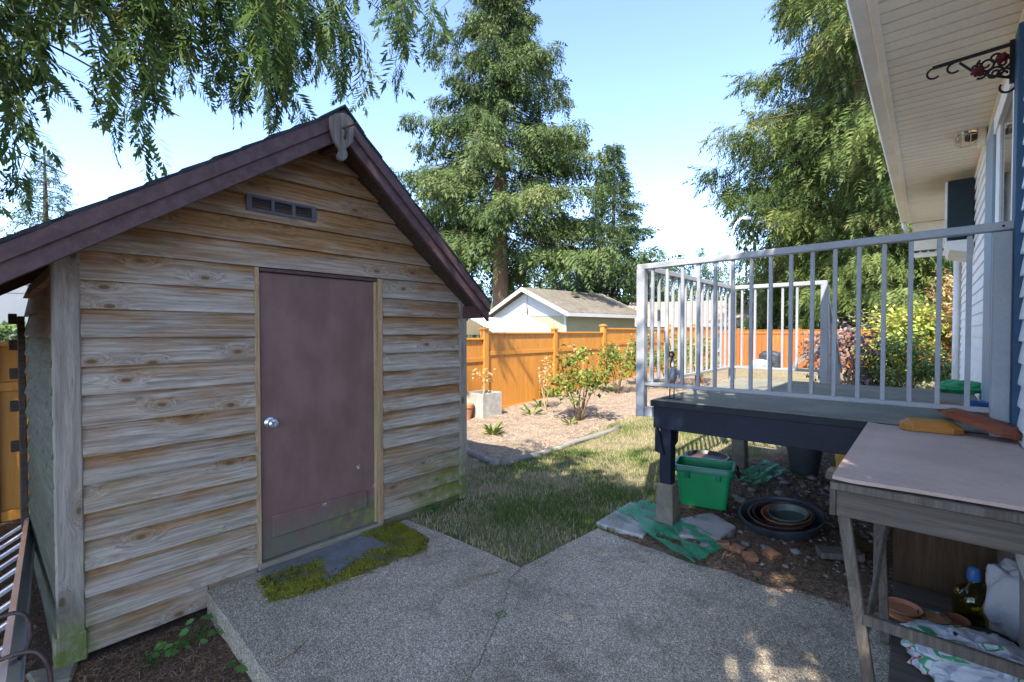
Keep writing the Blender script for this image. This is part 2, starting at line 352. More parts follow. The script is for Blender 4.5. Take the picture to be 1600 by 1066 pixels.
MT['plaque_red'] = wood('red_cedar_plaque', (.13, .035, .016), (.21, .062, .03), (.29, .10, .055), None, 'X', .8, False, rough=.4)
MT['plaque_orange'] = wood('orange_pine_plaque', (.36, .13, .022), (.48, .19, .035), (.58, .26, .06), None, 'X', .8, False, rough=.4)
MT['bark_grey'] = simple('rose_stem_bark', (.22, .15, .09), .9, .35, 30, .5)
MT['brick'] = simple('orange_brick', (.27, .125, .07), .9, .3, 14, .6)
MT['stone'] = simple('grey_stone', (.25, .225, .2), .9, .3, 9, .6)
MT['tarp_white'] = simple('white_canopy_tarp', (.86, .86, .85), .5, .03, 2, .08)
MT['garage_white'] = simple('garage_white_paint', (.42, .425, .43), .6, .05, 1.5, .1)
MT['garage_cream'] = simple('garage_cream_siding', (.30, .30, .20), .6, .05, 1.5, .1)
MT['house_grey'] = simple('far_grey_house', (.17, .185, .195), .6, .06, 1, .1)
MT['rose_red'] = simple('red_rose_petals', (.62, .05, .03), .6, .15, 30, .1)
MT['rose_orange'] = simple('orange_rose_petals', (.75, .33, .13), .6, .15, 30, .1)
MT['rose_peach'] = simple('peach_rose_petals', (.80, .48, .30), .6, .15, 30, .1)
MT['blue_plastic'] = simple('blue_plastic', (.04, .13, .34), .4, .2, 5, .1, .5)
MT['pale_blue'] = simple('pale_blue_bag', (.40, .55, .75), .45, .2, 5, .2)
MT['lamp_metal'] = simple('galvanised_pole', (.52, .53, .54), .45, .1, 3, .05, .5, .3)
MT['yellow_wood'] = wood('yellow_pine_stake', (.42, .24, .05), (.55, .34, .08), (.66, .44, .14), None, 'Z', .8, False)
def glass(name, col, rough=.03, ior=1.45):
    m = NT(name); return m.out(col, rough, None, .5, 0, 1.0, ior)
MT['window_glass'] = simple('dark_window_glass', (.035, .035, .04), .06, .1, 2, .0, .8)
MT['bottle_glass'] = glass('olive_bottle_glass', (.72, .68, .16))
MT['lamp_glass'] = glass('ribbed_lamp_glass', (.95, .9, .78), .12)
def bird_body():
    m = NT('bird_grey_metal'); n = m.noise(m.objr(), 14, 5); return m.out(m.mix(n, (.17, .18, .21), (.45, .46, .48)), .4, m.bump(n, .3, .003), .5, .4)
MT['bird'] = bird_body()
def netting():
    m = NT('green_plastic_netting'); p = m.pos(); n = m.noise(p, 5, 4)
    hole = m.voro(p, 130, 'DISTANCE_TO_EDGE')
    c = m.mix(n, (.01, .22, .10), (.03, .42, .19))
    return m.out(c, .5, None, .4, alpha=m.math('SUBTRACT', 1, m.math('MULTIPLY', m.step(hole, .10, .13), .8)))
MT['net'] = netting()
def bag(name, cols, sc):
    m = NT(name); v = m.objr(); k = m.noise(v, sc, 2, .4, .8); wr = m.noise(v, 18, 6, .7, .5)
    c = m.ramp(k, cols, 'CONSTANT'); d = m.noise(v, 8, 6, .7)
    c = m.mix(m.math('MULTIPLY', m.step(d, .55, .75), .4), c, (.17, .15, .13))
    return m.out(c, .38, m.bump(wr, .7, .012), .5)
W_ = (.62, .63, .66)
MT['bag_print'] = bag('printed_soil_bag', [(0, (.02, .02, .028)), (.31, W_), (.43, (.40, .43, .5)), (.47, W_), (.53, (.05, .33, .13)), (.565, W_), (.66, (.55, .05, .05)), (.69, W_)], 5.5)
MT['bag_grey'] = bag('grey_white_bag', [(0, (.15, .14, .13)), (.28, (.5, .49, .5)), (.72, (.25, .24, .24))], 3.2)

# ------------------------------------------------------------------ mesh helpers
WL = {}      # world location of every object's origin
def wloc(o): return WL[o.name]
class MB:
    def __init__(s): s.v = []; s.f = []
    def add(s, vs, fs):
        b = len(s.v); s.v += [tuple(x) for x in vs]; s.f += [tuple(i + b for i in q) for q in fs]; return s
    def box(s, x0, x1, y0, y1, z0, z1):
        return s.add([(x0, y0, z0), (x1, y0, z0), (x1, y1, z0), (x0, y1, z0), (x0, y0, z1), (x1, y0, z1), (x1, y1, z1), (x0, y1, z1)],
                     [(0, 3, 2, 1), (4, 5, 6, 7), (0, 1, 5, 4), (1, 2, 6, 5), (2, 3, 7, 6), (3, 0, 4, 7)])
    def bar(s, a, b, wd, ht, up=(0, 0, 1)):
        a, b = Vector(a), Vector(b); d = (b - a).normalized(); up = Vector(up)
        if abs(d.dot(up)) > .98: up = Vector((0, 1, 0))
        sx = d.cross(up).normalized(); sz = sx.cross(d).normalized()
        q = [(-1, -1), (1, -1), (1, 1), (-1, 1)]
        vs = [p + sx * (i * wd / 2) + sz * (j * ht / 2) for p in (a, b) for i, j in q]
        return s.add(vs, [(3, 2, 1, 0), (4, 5, 6, 7)] + [(k, (k + 1) % 4, 4 + (k + 1) % 4, 4 + k) for k in range(4)])
    def prism(s, poly, axis, a, b):
        "polygon extruded along an axis; poly in the two other axes in xyz order"
        n = len(poly)
        def P(u, w_, t): return {'x': (t, u, w_), 'y': (u, t, w_), 'z': (u, w_, t)}[axis]
        vs = [P(u, w_, a) for u, w_ in poly] + [P(u, w_, b) for u, w_ in poly]
        return s.add(vs, [tuple(range(n - 1, -1, -1)), tuple(range(n, 2 * n))] + [(i, (i + 1) % n, n + (i + 1) % n, n + i) for i in range(n)])
    def tube(s, pts, r, seg=8, cap=True):
        pts = [Vector(p) for p in pts]; n = len(pts); rs = r if isinstance(r, (list, tuple)) else [r] * n
        vs = []; ref = Vector((0.31, .2, .93))
        for i, p in enumerate(pts):
            d = (pts[min(i + 1, n - 1)] - pts[max(i - 1, 0)]).normalized()
            if i == 0: ax = d.cross(ref if abs(d.dot(ref)) < .95 else Vector((1, 0, 0))).normalized()
            ax = (ax - d * ax.dot(d)).normalized(); ay = d.cross(ax)
            for k in range(seg):
                t = 2 * math.pi * k / seg; vs.append(p + (ax * math.cos(t) + ay * math.sin(t)) * rs[i])
        fs = [(i * seg + k, i * seg + (k + 1) % seg, (i + 1) * seg + (k + 1) % seg, (i + 1) * seg + k) for i in range(n - 1) for k in range(seg)]
        if cap: fs += [tuple(range(seg - 1, -1, -1)), tuple(range((n - 1) * seg, n * seg))]
        return s.add(vs, fs)
    def lathe(s, prof, c, seg=28, sx=1, sy=1, rot=None):
        c = Vector(c); vs = []
        for r, z in prof:
            for k in range(seg):
                t = 2 * math.pi * k / seg; v = Vector((r * sx * math.cos(t), r * sy * math.sin(t), z))
                if rot is not None: v = rot @ v
                vs.append(c + v)
        m = len(prof)
        fs = [(i * seg + k, i * seg + (k + 1) % seg, (i + 1) * seg + (k + 1) % seg, (i + 1) * seg + k) for i in range(m - 1) for k in range(seg)]
        fs += [tuple(range(seg - 1, -1, -1)), tuple(range((m - 1) * seg, m * seg))]
        return s.add(vs, fs)
    def build(s, name, mat, parent=None, smooth=False, bevel=0, origin=None, tint=None, seg=1):
        A = np.array(s.v, dtype=float); c = Vector((A.min(0) + A.max(0)) / 2) if origin is None else Vector(origin)
        me = bpy.data.meshes.new(name); me.from_pydata([tuple(x) for x in (A - np.array(c))], [], s.f)
        if bevel:
            bm = bmesh.new(); bm.from_mesh(me)
            bmesh.ops.bevel(bm, geom=[e for e in bm.edges if len(e.link_faces) == 2 and e.calc_face_angle(0) > .5], offset=bevel, segments=seg, affect='EDGES', clamp_overlap=True)
            bm.to_mesh(me); bm.free()
        me.materials.append(MT[mat] if isinstance(mat, str) else mat)
        if smooth: me.polygons.foreach_set('use_smooth', [True] * len(me.polygons))
        return link(name, me, c, parent)
def link(name, me, c, parent):
    o = bpy.data.objects.new(name, me); COL.objects.link(o); WL[o.name] = Vector(c)
    if parent is not None: o.parent = parent; o.location = Vector(c) - wloc(parent)
    else: o.location = c
    return o
def smooth_angle(o, ang=40):
    me = o.data; me.polygons.foreach_set('use_smooth', [True] * len(me.polygons))
    try: me.set_sharp_from_angle(angle=rad(ang))
    except Exception: pass
    return o
def tag(o, label, cat, group=None):
    o['label'] = label; o['category'] = cat
    if group: o['group'] = group
    return o
def thing(name, label, cat, loc, group=None):
    o = bpy.data.objects.new(name, None); COL.objects.link(o); o.location = loc; WL[o.name] = Vector(loc)
    o.empty_display_size = .1
    return tag(o, label, cat, group)
def struct(o): o['kind'] = 'structure'; return o
def stuff(o): o['kind'] = 'stuff'; return o
def dup(o, c, parent=None, rot=None, scale=None):
    "copy of a single object, placed with its origin at world point c"
    n = o.copy(); COL.objects.link(n); WL[n.name] = Vector(c)
    n.parent = parent; n.location = Vector(c) - (wloc(parent) if parent is not None else Vector((0, 0, 0)))
    if rot is not None: n.rotation_euler = rot
    if scale is not None: n.scale = scale
    return n
def np_mesh(name, V, Fc, mat, parent=None, tint=None, origin=(0, 0, 0), smooth=False):
    "V (n,3), Fc (m,k) numpy arrays, k = 3 or 4"
    V = np.asarray(V, dtype=np.float32) - np.array(origin, dtype=np.float32); Fc = np.asarray(Fc, dtype=np.int32); k = Fc.shape[1]
    me = bpy.data.meshes.new(name); me.vertices.add(len(V)); me.vertices.foreach_set('co', V.ravel())
    me.loops.add(Fc.size); me.loops.foreach_set('vertex_index', Fc.ravel())
    me.polygons.add(len(Fc)); me.polygons.foreach_set('loop_start', np.arange(0, Fc.size, k, dtype=np.int32))
    me.polygons.foreach_set('loop_total', np.full(len(Fc), k, dtype=np.int32))
    if smooth: me.polygons.foreach_set('use_smooth', np.ones(len(Fc), dtype=bool))
    me.update(calc_edges=True)
    if tint is not None:
        a = me.attributes.new('tint', 'FLOAT', 'POINT'); a.data.foreach_set('value', np.asarray(tint, dtype=np.float32))
    me.materials.append(MT[mat]); return link(name, me, Vector(origin), parent)

# ---- foliage: a flat spray of narrow leaflets, scattered with numpy
def spray(pairs=5, length=1.0, width=.42, leaf_w=.10, droop=.25, zig=.06):
    V = []; Q = []
    for i in range(pairs):
        t = (i + .4) / pairs; x = length * t; z = -droop * t * t
        for sd_ in (-1, 1):
            ll = width * (1 - .72 * t) * (.85 + .3 * ((i * 7 + sd_ * 3) % 5) / 5); a = rad(48)
            bx, by = x + .02 * sd_, 0; tx, ty = bx + ll * math.cos(a), sd_ * ll * math.sin(a)
            mx, my = (bx + tx) / 2, (by + ty) / 2; px_, py_ = -math.sin(a) * sd_, math.cos(a); wd = leaf_w * .5
            b = len(V); zz = z - .18 * ll + zig * sd_ * ((i % 2) * 2 - 1)
            V += [(bx, by, z), (mx + px_ * wd * sd_, my - py_ * wd * .6, (z + zz) / 2), (tx, ty, zz), (mx - px_ * wd * sd_, my + py_ * wd * .6, (z + zz) / 2 + .01)]
            Q.append((b, b + 1, b + 2, b + 3))
    b = len(V); t = length
    V += [(t * .75, 0, -droop * .56), (t * .9, leaf_w * .5, -droop * .85), (t * 1.12, 0, -droop * 1.25), (t * .9, -leaf_w * .5, -droop * .85)]
    Q.append((b, b + 1, b + 2, b + 3))
    return np.array(V), np.array(Q)
def rotmats(az, pitch, roll):
    ca, sa, cp, sp, cr, sr = np.cos(az), np.sin(az), np.cos(pitch), np.sin(pitch), np.cos(roll), np.sin(roll)
    x = np.stack([ca * cp, sa * cp, -sp], 1)                # local x points outward and down by pitch
    y0 = np.stack([-sa, ca, np.zeros_like(sa)], 1); z0 = np.cross(x, y0)
    y = y0 * cr[:, None] + z0 * sr[:, None]; z = np.cross(x, y)
    return np.stack([x, y, z], 2)
def scatter(base, quads, P, az, pitch, roll, sc):
    R = rotmats(az, pitch, roll); V = np.einsum('nij,kj->nki', R, base) * sc[:, None, None] + P[:, None, :]
    n, k = len(P), len(base)
    Fq = (quads[None] + (np.arange(n) * k)[:, None, None]).reshape(-1, quads.shape[1])
    return V.reshape(-1, 3), Fq
def limbs_mesh(mb, paths, r0, seg=5):
    for p in paths:
        n = len(p); mb.tube(p, [r0 * (1 - .8 * i / (n - 1)) for i in range(n)], seg, False)

# ================================================================== SETTING: ground, bed, gravel, patio
def axis_pts(lo, hi, fine_lo, fine_hi, step):
    f = np.arange(fine_lo, fine_hi + step / 2, step)
    a = fine_lo - np.geomspace(.4, fine_lo - lo, 22)[::-1]; b = fine_hi + np.geomspace(.4, hi - fine_hi, 22)
    return np.concatenate([a, f, b])
def grid_mesh(name, xs, ys, zf, mat, keep=None, parent=None):
    X, Y = np.meshgrid(xs, ys, indexing='ij'); Z = zf(X, Y); V = np.stack([X.ravel(), Y.ravel(), Z.ravel()], 1)
    nx, ny = len(xs), len(ys); I = np.arange((nx - 1) * (ny - 1)); i, j = I // (ny - 1), I % (ny - 1); a = i * ny + j
    Fc = np.stack([a, a + ny, a + ny + 1, a + 1], 1)
    if keep is not None:
        k = keep(X, Y).ravel(); Fc = Fc[k[Fc].any(1)]
        used = np.unique(Fc); mp_ = -np.ones(len(V), int); mp_[used] = np.arange(len(used)); V = V[used]; Fc = mp_[Fc]
    return np_mesh(name, V, Fc, mat, parent, smooth=True)
struct(grid_mesh('ground', axis_pts(-900, 900, -9, 4, .16), axis_pts(-900, 900, -3, 24, .16), ground, 'ground'))

def inpoly(X, Y, poly):
    r = np.zeros(X.shape, bool); n = len(poly)
    for i in range(n):
        (x1, y1), (x2, y2) = poly[i], poly[(i + 1) % n]
        c = ((y1 > Y) != (y2 > Y)) & (X < (x2 - x1) * (Y - y1) / (y2 - y1 + 1e-12) + x1); r ^= c
    return r
def polydist(X, Y, poly):
    d = np.full(X.shape, 1e9); n = len(poly)
    for i in range(n):
        (x1, y1), (x2, y2) = poly[i], poly[(i + 1) % n]; L2 = (x2 - x1) ** 2 + (y2 - y1) ** 2
        t = np.clip(((X - x1) * (x2 - x1) + (Y - y1) * (y2 - y1)) / L2, 0, 1)
        d = np.minimum(d, np.hypot(X - x1 - t * (x2 - x1), Y - y1 - t * (y2 - y1)))
    return np.where(inpoly(X, Y, poly), d, -d)
BED = [(-5.93, 3.3), (-4.5, 3.95), (-3.62, 3.84), (-3.62, 5.4), (-3.72, 7.6), (-3.75, 12.6), (-5.93, 12.8)]
def bed_z(X, Y):
    d = polydist(X, Y, BED); n = .015 * np.sin(X * 7 + 2 * np.sin(Y * 3)) * np.sin(Y * 6.3 + X)
    return ground(X, Y) + np.where(d > -.12, .075 * ss(-.06, .22, d), -.06) - .012 + n * (d > 0)
struct(grid_mesh('garden_bed', np.arange(-6.2, -3.3, .07), np.arange(3.0, 13.0, .09), bed_z, 'bed', lambda X, Y: polydist(X, Y, BED) > -.1))
GRAV = [(-1.72, 3.0), (.5, 3.0), (.5, 7.6), (-.9, 7.2), (-1.5, 6.0), (-1.75, 4.6)]
def grav_z(X, Y):
    d = polydist(X, Y, GRAV); n = .018 * np.sin(X * 6 + 1.7 * np.sin(Y * 4)) * np.sin(Y * 5.3 + X * 2)
    return ground(X, Y) + np.where(d > -.12, .04 * ss(-.1, .25, d), -.05) - .02 + n * (d > 0)
struct(grid_mesh('gravel_ground', np.arange(-2.0, .8, .07), np.arange(2.8, 7.9, .07), grav_z, 'gravel_base', lambda X, Y: polydist(X, Y, GRAV) > -.1))
def gravz(x, y): return float(grav_z(np.array([[x]]), np.array([[y]]))[0, 0])
def bedz(x, y): return float(bed_z(np.array([[x]]), np.array([[y]]))[0, 0])

# patio: two cast slabs that meet along a crooked crack
crack = [at_z(*p, 0) for p in ((815, 886), (800, 905), (790, 930), (783, 962), (765, 1000), (752, 1030), (728, 1066))]
cr = []
for i in range(len(crack) - 1):
    for t in (0, .25, .5, .75): q = crack[i].lerp(crack[i + 1], t); cr.append((q.x + random.uniform(-.011, .011), q.y + random.uniform(-.008, .008)))
cr.append((crack[-1].x, crack[-1].y))
cr2 = cr + [(-1.15, .79), (-1.0, .4), (-.6, -.2), (-.2, -1.6)]
slabA = [(-3.115, .85), (-1.9, .80), (-1.16, .79)] + [(x - .0015 - .0025 * (i % 3 == 0), y - .001) for i, (x, y) in list(enumerate(cr))[::-1]] + [(-2.5, 2.262), (-3.115, 2.235)]
slabB = [(x, y) for x, y in cr2] + [(.33, -1.6), (.33, 2.7), (-.1, 3.0), (-.273, 3.33), (-.7, 3.16), (-1.09, 3.045), (-1.5, 3.07), (-1.88, 3.11)]
def ragged(poly, amp=.007, step=.12):
    out = []
    for i, a in enumerate(poly):
        b = poly[(i + 1) % len(poly)]; d = math.hypot(b[0] - a[0], b[1] - a[1]); n = max(1, int(d / step)); out.append(a)
        for k in range(1, n): t = k / n; out.append((a[0] + (b[0] - a[0]) * t + random.uniform(-amp, amp), a[1] + (b[1] - a[1]) * t + random.uniform(-amp, amp)))
    return out
slabA, slabB = ragged(slabA), ragged(slabB)
for poly, mat, dz in ((slabA, 'patio', 0.0), (slabB, 'patio2', -.004)):
    mb = MB(); mb.prism(poly, 'z', -.17, dz); o = struct(mb.build('patio_slab', mat, None))

# ================================================================== SHED
SX = -3.15                 # plane of the front sheathing
Y0, Y1, XB = .257, 2.877, -5.2
APY, APZ, SLL, SLR = 1.57, 2.93, .70, .875
def roof_z(y): return APZ - (SLL * (APY - y) if y < APY else SLR * (y - APY))
shed = thing('garden_shed', 'weathered cedar lap-sided shed with brown door and dark gable trim beside the patio', 'shed', (-4.2, 1.57, -.12))
P = shed
mb = MB()
wallpoly = [(Y0 + .02, -.12), (Y1 - .02, -.12), (Y1 - .02, roof_z(Y1) - .06), (APY, APZ - .06), (Y0 + .02, roof_z(Y0) - .06)]
mb.prism(wallpoly, 'x', SX - .09, SX - .03); mb.prism(wallpoly, 'x', XB, XB + .05)
mb.box(XB + .05, SX - .09, Y0 + .02, Y0 + .06, -.12, roof_z(Y0) - .18); mb.box(XB + .05, SX - .09, Y1 - .06, Y1 - .02, -.12, roof_z(Y1) - .2)
mb.build('wall_frame', 'dark_wood', P)
def lap_board(y0b, y1b, y0t, y1t, zb, zt, mat, axis='front', seedy=0):
    "one tapered lap board, thick at its lower edge; slightly crooked"
    j = [random.uniform(-.004, .004) for _ in range(4)]; tk = .036 + random.uniform(-.003, .005)
    mb = MB(); n = 8; vs = []
    for i in range(n + 1):
        t = i / n; yb = y0b + (y1b - y0b) * t; yt = y0t + (y1t - y0t) * t
        wob = .0011 * math.sin(i * 2.1 + seedy); zbb = zb + j[0] * (1 - t) + j[1] * t + wob; wz = .0016 * math.sin(i * 1.3 + seedy * 2)
        vs += [(-.03, yb, zbb), (tk + wz, yb, zbb + .002), (tk + wz - .002, yb, zbb + .008), (.004, yt, zt), (-.03, yt, zt)]
    fs = []
    for i in range(n):
        for k in range(5): a = i * 5 + k; b = i * 5 + (k + 1) % 5; fs.append((a, a + 5, b + 5, b))
    fs += [(0, 1, 2, 3, 4), tuple(n * 5 + k for k in (4, 3, 2, 1, 0))]
    if axis == 'front': vs = [(SX + x, y, z) for x, y, z in vs]; fs = [f[::-1] for f in fs]
    elif axis == 'left': vs = [(y, Y0 - x, z) for x, y, z in vs]; fs = [f[::-1] for f in fs]
    elif axis == 'right': vs = [(y, Y1 + x, z) for x, y, z in vs]
    elif axis == 'back': vs = [(XB - x, y, z) for x, y, z in vs]
    mb.add(vs, fs); return mb.build('siding_board', mat, P)
ZB = [.03, .176, .315, .457, .60, .74, .882, 1.037, 1.187, 1.33, 1.473, 1.613, 1.755]
TOP = 1.905
yl0, yl1, yr0, yr1 = Y0 + .07, 1.128, 2.04, Y1 - .05
for i, z in enumerate(ZB):
    zt = (ZB[i + 1] if i + 1 < len(ZB) else TOP) + .018
    lap_board(yl0, yl1, yl0, yl1, z, zt, 'siding', seedy=i)
    lap_board(yr0, yr1, yr0, yr1, z + (.026 if i == 0 else .006), zt, 'siding', seedy=i + 31)
lap_board(yl0, .86, yl0, .86, -.1, .045, 'siding', seedy=77); lap_board(.865, yl1, .865, yl1, -.055, .045, 'siding', seedy=78)
GZ = [TOP, 2.045, 2.195, 2.34, 2.478, 2.617, 2.74]
def ylim(z, s): zz = z + .10; return APY - (APZ - zz) / SLL - .03 if s < 0 else APY + (APZ - zz) / SLR + .03
for i, z in enumerate(GZ):
    zt = (GZ[i + 1] if i + 1 < len(GZ) else 2.84) + (.018 if i + 1 < len(GZ) else 0)
    a, b = max(ylim(z, -1), Y0 + .005), min(ylim(z, 1), Y1 - .005)
    c, d = max(ylim(zt, -1), Y0 + .005), min(ylim(zt, 1), Y1 - .005)
    if d - c < .04: c, d = APY - .03, APY + .03
    lap_board(a, b, c, d, z, zt, 'siding', seedy=i + 50)
for i, z in enumerate([-.09] + ZB + [TOP]):
    zz = ([-.09] + ZB + [TOP, 2.0]); zt = min(zz[i + 1] + .018, roof_z(Y0) - .15)
    if zt - z > .04:
        lap_board(XB, SX - .01, XB, SX - .01, z, zt, 'siding_green' if z < 1.4 else 'siding_side', 'left', i + 90)
        lap_board(XB, SX - .01, XB, SX - .01, z, min(zt, 1.85), 'siding_green', 'right', i + 120)
        lap_board(Y0, Y1, Y0, Y1, z, zt, 'siding_side', 'back', i + 150)
# corner posts and base
mb = MB(); mb.prism([(SX + .034, Y0 - .032), (SX + .036, Y0 + .070), (SX - .04, Y0 + .070), (SX - .06, Y0 - .03)], 'z', -.11, 1.895); mb.build('corner_board', 'post_wood', P, bevel=.006)
mb = MB(); mb.prism([(SX + .03, Y0 - .045), (SX + .043, Y0 + .074), (SX - .04, Y0 + .074), (SX - .05, Y0 - .045)], 'z', -.125, .02); mb.build('corner_block', 'post_wood', P, bevel=.006)
mb = MB(); mb.box(SX - .05, SX + .034, Y1 - .05, Y1 + .034, .0, 1.885); mb.build('corner_board', 'post_wood', P, bevel=.006)
mb = MB(); mb.box(SX - .03, SX + .012, yr0 - .02, yr1, -.02, .06); mb.build('base_board', 'board_shed_base', P, bevel=.004)
mb = MB(); mb.box(XB - .05, XB + .04, Y0 - .07, Y0 - .03, -.1, 1.62); mb.build('corner_board', 'dark_wood', P, bevel=.005)
stub = None
for zc in (1.60, 1.40, 1.18, .93, .62):
    if stub is None:
        mb = MB(); mb.box(XB - .09, XB - .03, Y0 - .115, Y0 - .068, zc - .04, zc + .04); stub = mb.build('bracket_stub', 'dark_wood', P, bevel=.004); zc0 = zc
    else: dup(stub, wloc(stub) + Vector((0, 0, zc - zc0)), P)
# door, jambs
mb = MB(); mb.box(SX - .035, SX + .002, 1.157, 1.993, .045, 1.878)
door = mb.build('door', 'door', P, bevel=.004)
mb = MB(); mb.prism([(1.225, .175), (1.905, .185), (1.905, .315), (1.225, .32)], 'x', SX - .004, SX + .018); mb.build('kick_panel', 'door', door, bevel=.004)
mb = MB(); R90 = Matrix.Rotation(rad(90), 3, 'Y')
mb.lathe([(.001, 0), (.033, 0), (.034, .006), (.026, .012), (.015, .016), (.015, .034), (.026, .04), (.031, .052), (.029, .066), (.018, .074), (.009, .074), (.008, .069), (.001, .069)], (SX + .002, 1.218, .92), 24, rot=R90)
smooth_angle(mb.build('door_knob', 'metal_knob', door), 35)
for a, b, nm in ((1.128, 1.155, 'jamb'), (1.996, 2.038, 'jamb')):
    mb = MB(); mb.box(SX - .03, SX + .03, a, b, .03, 1.905); mb.build(nm, 'jamb', P, bevel=.003)
mb = MB(); mb.box(SX - .03, SX + .026, 1.157, 1.994, 1.88, 1.903); mb.build('door_head', 'brown_trim', P, bevel=.003)
mb = MB(); mb.box(SX - .03, SX + .012, 1.975, 1.9955, .05, 1.878); mb.build('door_stop', 'jamb', P, bevel=.002)
mb = MB(); mb.box(SX - .03, SX + .04, 1.13, 2.03, .0, .042); mb.build('threshold', 'board_shed_base', P, bevel=.006)
# gable vent
vy0, vy1, vz0, vz1 = 1.085, 1.52, 2.245, 2.345
mb = MB()
mb.box(SX + .004, SX + .036, vy0, vy1, vz0, vz0 + .016); mb.box(SX + .004, SX + .036, vy0, vy1, vz1 - .016, vz1)
for a, b in ((vy0, vy0 + .03), (vy0 + .145, vy0 + .165), (vy0 + .275, vy0 + .295), (vy1 - .03, vy1)): mb.box(SX + .004, SX + .0355, a, b, vz0 + .016, vz1 - .016)
vent = mb.build('gable_vent', 'vent', P)
mb = MB(); mb.box(SX + .004, SX + .012, vy0 + .03, vy1 - .03, vz0 + .016, vz1 - .016); mb.build('vent_back', 'iron', vent)
for k in range(5):
    z = vz0 + .022 + k * .0135; mb = MB(); mb.prism([(SX + .012, z + .011), (SX + .03, z), (SX + .03, z + .003), (SX + .012, z + .014)], 'y', vy0 + .03, vy1 - .03); mb.build('louvre', 'vent_dark', vent)
# roof
RX0, RX1 = -5.55, -2.87
YLE, YRE = -.42, 2.885
mb = MB()
mb.prism([(YLE, roof_z(YLE) - .05), (APY, APZ - .055), (APY, APZ - .02), (YLE, roof_z(YLE) - .015)], 'x', RX0, RX1)
mb.prism([(APY, APZ - .055), (YRE, roof_z(YRE) - .05), (YRE, roof_z(YRE) - .015), (APY, APZ - .02)], 'x', RX0, RX1)
roof = mb.build('roof', 'dark_wood', P)
for sgn, ye, sl, n in ((-1, YLE, SLL, 14), (1, YRE, SLR, 11)):
    L = abs(ye - APY)
    for k in range(n):
        ya = ye + -sgn * (L * k / n) + sgn * .035; yb = ye - sgn * (L * (k + 1.35) / n) if k < n - 1 else APY
        za, zb = APZ - sl * abs(ya - APY) - .012, APZ - sl * abs(yb - APY) - .014
        xr = RX1 + .05 + random.uniform(-.006, .008)
        mb = MB(); lift = random.uniform(.008, .016)
        mb.prism([(ya, za), (ya, za + .012 + lift), (yb, zb + .012), (yb, zb)], 'x', RX0 - .02, xr); mb.build('shingle_course', 'shingle', roof)
mb = MB(); mb.prism([(APY - .16, roof_z(APY - .16) + .014), (APY, APZ + .03), (APY + .14, roof_z(APY + .14) + .014), (APY + .13, roof_z(APY + .13)), (APY, APZ + .012), (APY - .15, roof_z(APY - .15))], 'x', RX0 - .02, RX1 + .055); mb.build('ridge_cap', 'shingle', roof)
# barge boards: a wide board with a narrower trim on it, each side
def rake(sgn, ye, sl, x0, x1, d0, d1, nm, e=0):
    z = lambda y: APZ - sl * abs(y - APY)
    mb = MB(); ya = ye + sgn * .03
    mb.prism([(APY, z(APY) - d0), (ya, z(ya) - d0), (ya, z(ya) - d1 + e), (APY, z(APY) - d1 - .01)], 'x', x0, x1); return mb.build(nm, 'brown_trim', P, bevel=.004)
rake(-1, YLE, SLL, RX1 - .005, RX1 + .03, .012, .175, 'barge_board'); rake(1, YRE, SLR, RX1 - .005, RX1 + .03, .012, .165, 'barge_board')
rake(-1, YLE, SLL, RX1 + .028, RX1 + .048, .010, .090, 'barge_trim'); rake(1, YRE, SLR, RX1 + .028, RX1 + .048, .010, .085, 'barge_trim')
# rafters under the side eaves and lookout at the ridge
for x in (-3.5, -3.98, -4.46, -4.94):
    mb = MB(); mb.prism([(Y0 + .1, roof_z(Y0 + .1) - .06), (YLE + .02, roof_z(YLE + .02) - .06), (YLE + .02, roof_z(YLE + .02) - .13), (Y0 + .1, roof_z(Y0 + .1) - .15)], 'x', x, x + .04); mb.build('rafter', 'dark_wood', P)
mb = MB(); mb.box(SX - .05, RX1 - .01, APY - .02, APY + .02, APZ - .22, APZ - .085); mb.build('ridge_beam', 'brown_trim', P)
mb = MB(); mb.box(RX0, RX1 - .01, YRE - .03, YRE - .005, roof_z(YRE) - .16, roof_z(YRE) - .052); mb.build('eave_board', 'brown_trim', P)
# carved gable ornament with an iron hook
o2 = [(352, 85), (372, 74), (402, 70), (428, 82), (446, 104), (447, 150), (444, 190), (426, 207), (414, 218), (421, 230), (422, 247), (414, 260), (402, 266), (389, 261), (381, 249), (381, 236), (390, 222), (384, 208), (368, 182), (358, 150), (353, 120)]
FX = RX1 + .053
mb = MB(); mb.prism([(lambda q: (q.y, q.z))(at_x(380 + a / 2.6, 150 + b / 2.6, FX + .02)) for a, b in o2][::-1], 'x', FX, FX + .032)
orn = mb.build('gable_ornament', 'ornament', P, bevel=.005)
hp = at_x(380 + 420 / 2.6, 150 + 130 / 2.6, FX + .03)
mb = MB(); mb.tube([hp + Vector((0, -.035, -.012)), hp + Vector((.02, 0, .004)), hp + Vector((.05, .02, .012)), hp + Vector((.07, .03, .02))], .006, 8); mb.tube([hp + Vector((.0, -.01, 0)), hp + Vector((.022, -.012, -.03)), hp + Vector((.012, -.014, -.06)), hp + Vector((.0, -.014, -.075))], .008, 8)
mb.build('hook', 'rust_iron', orn)

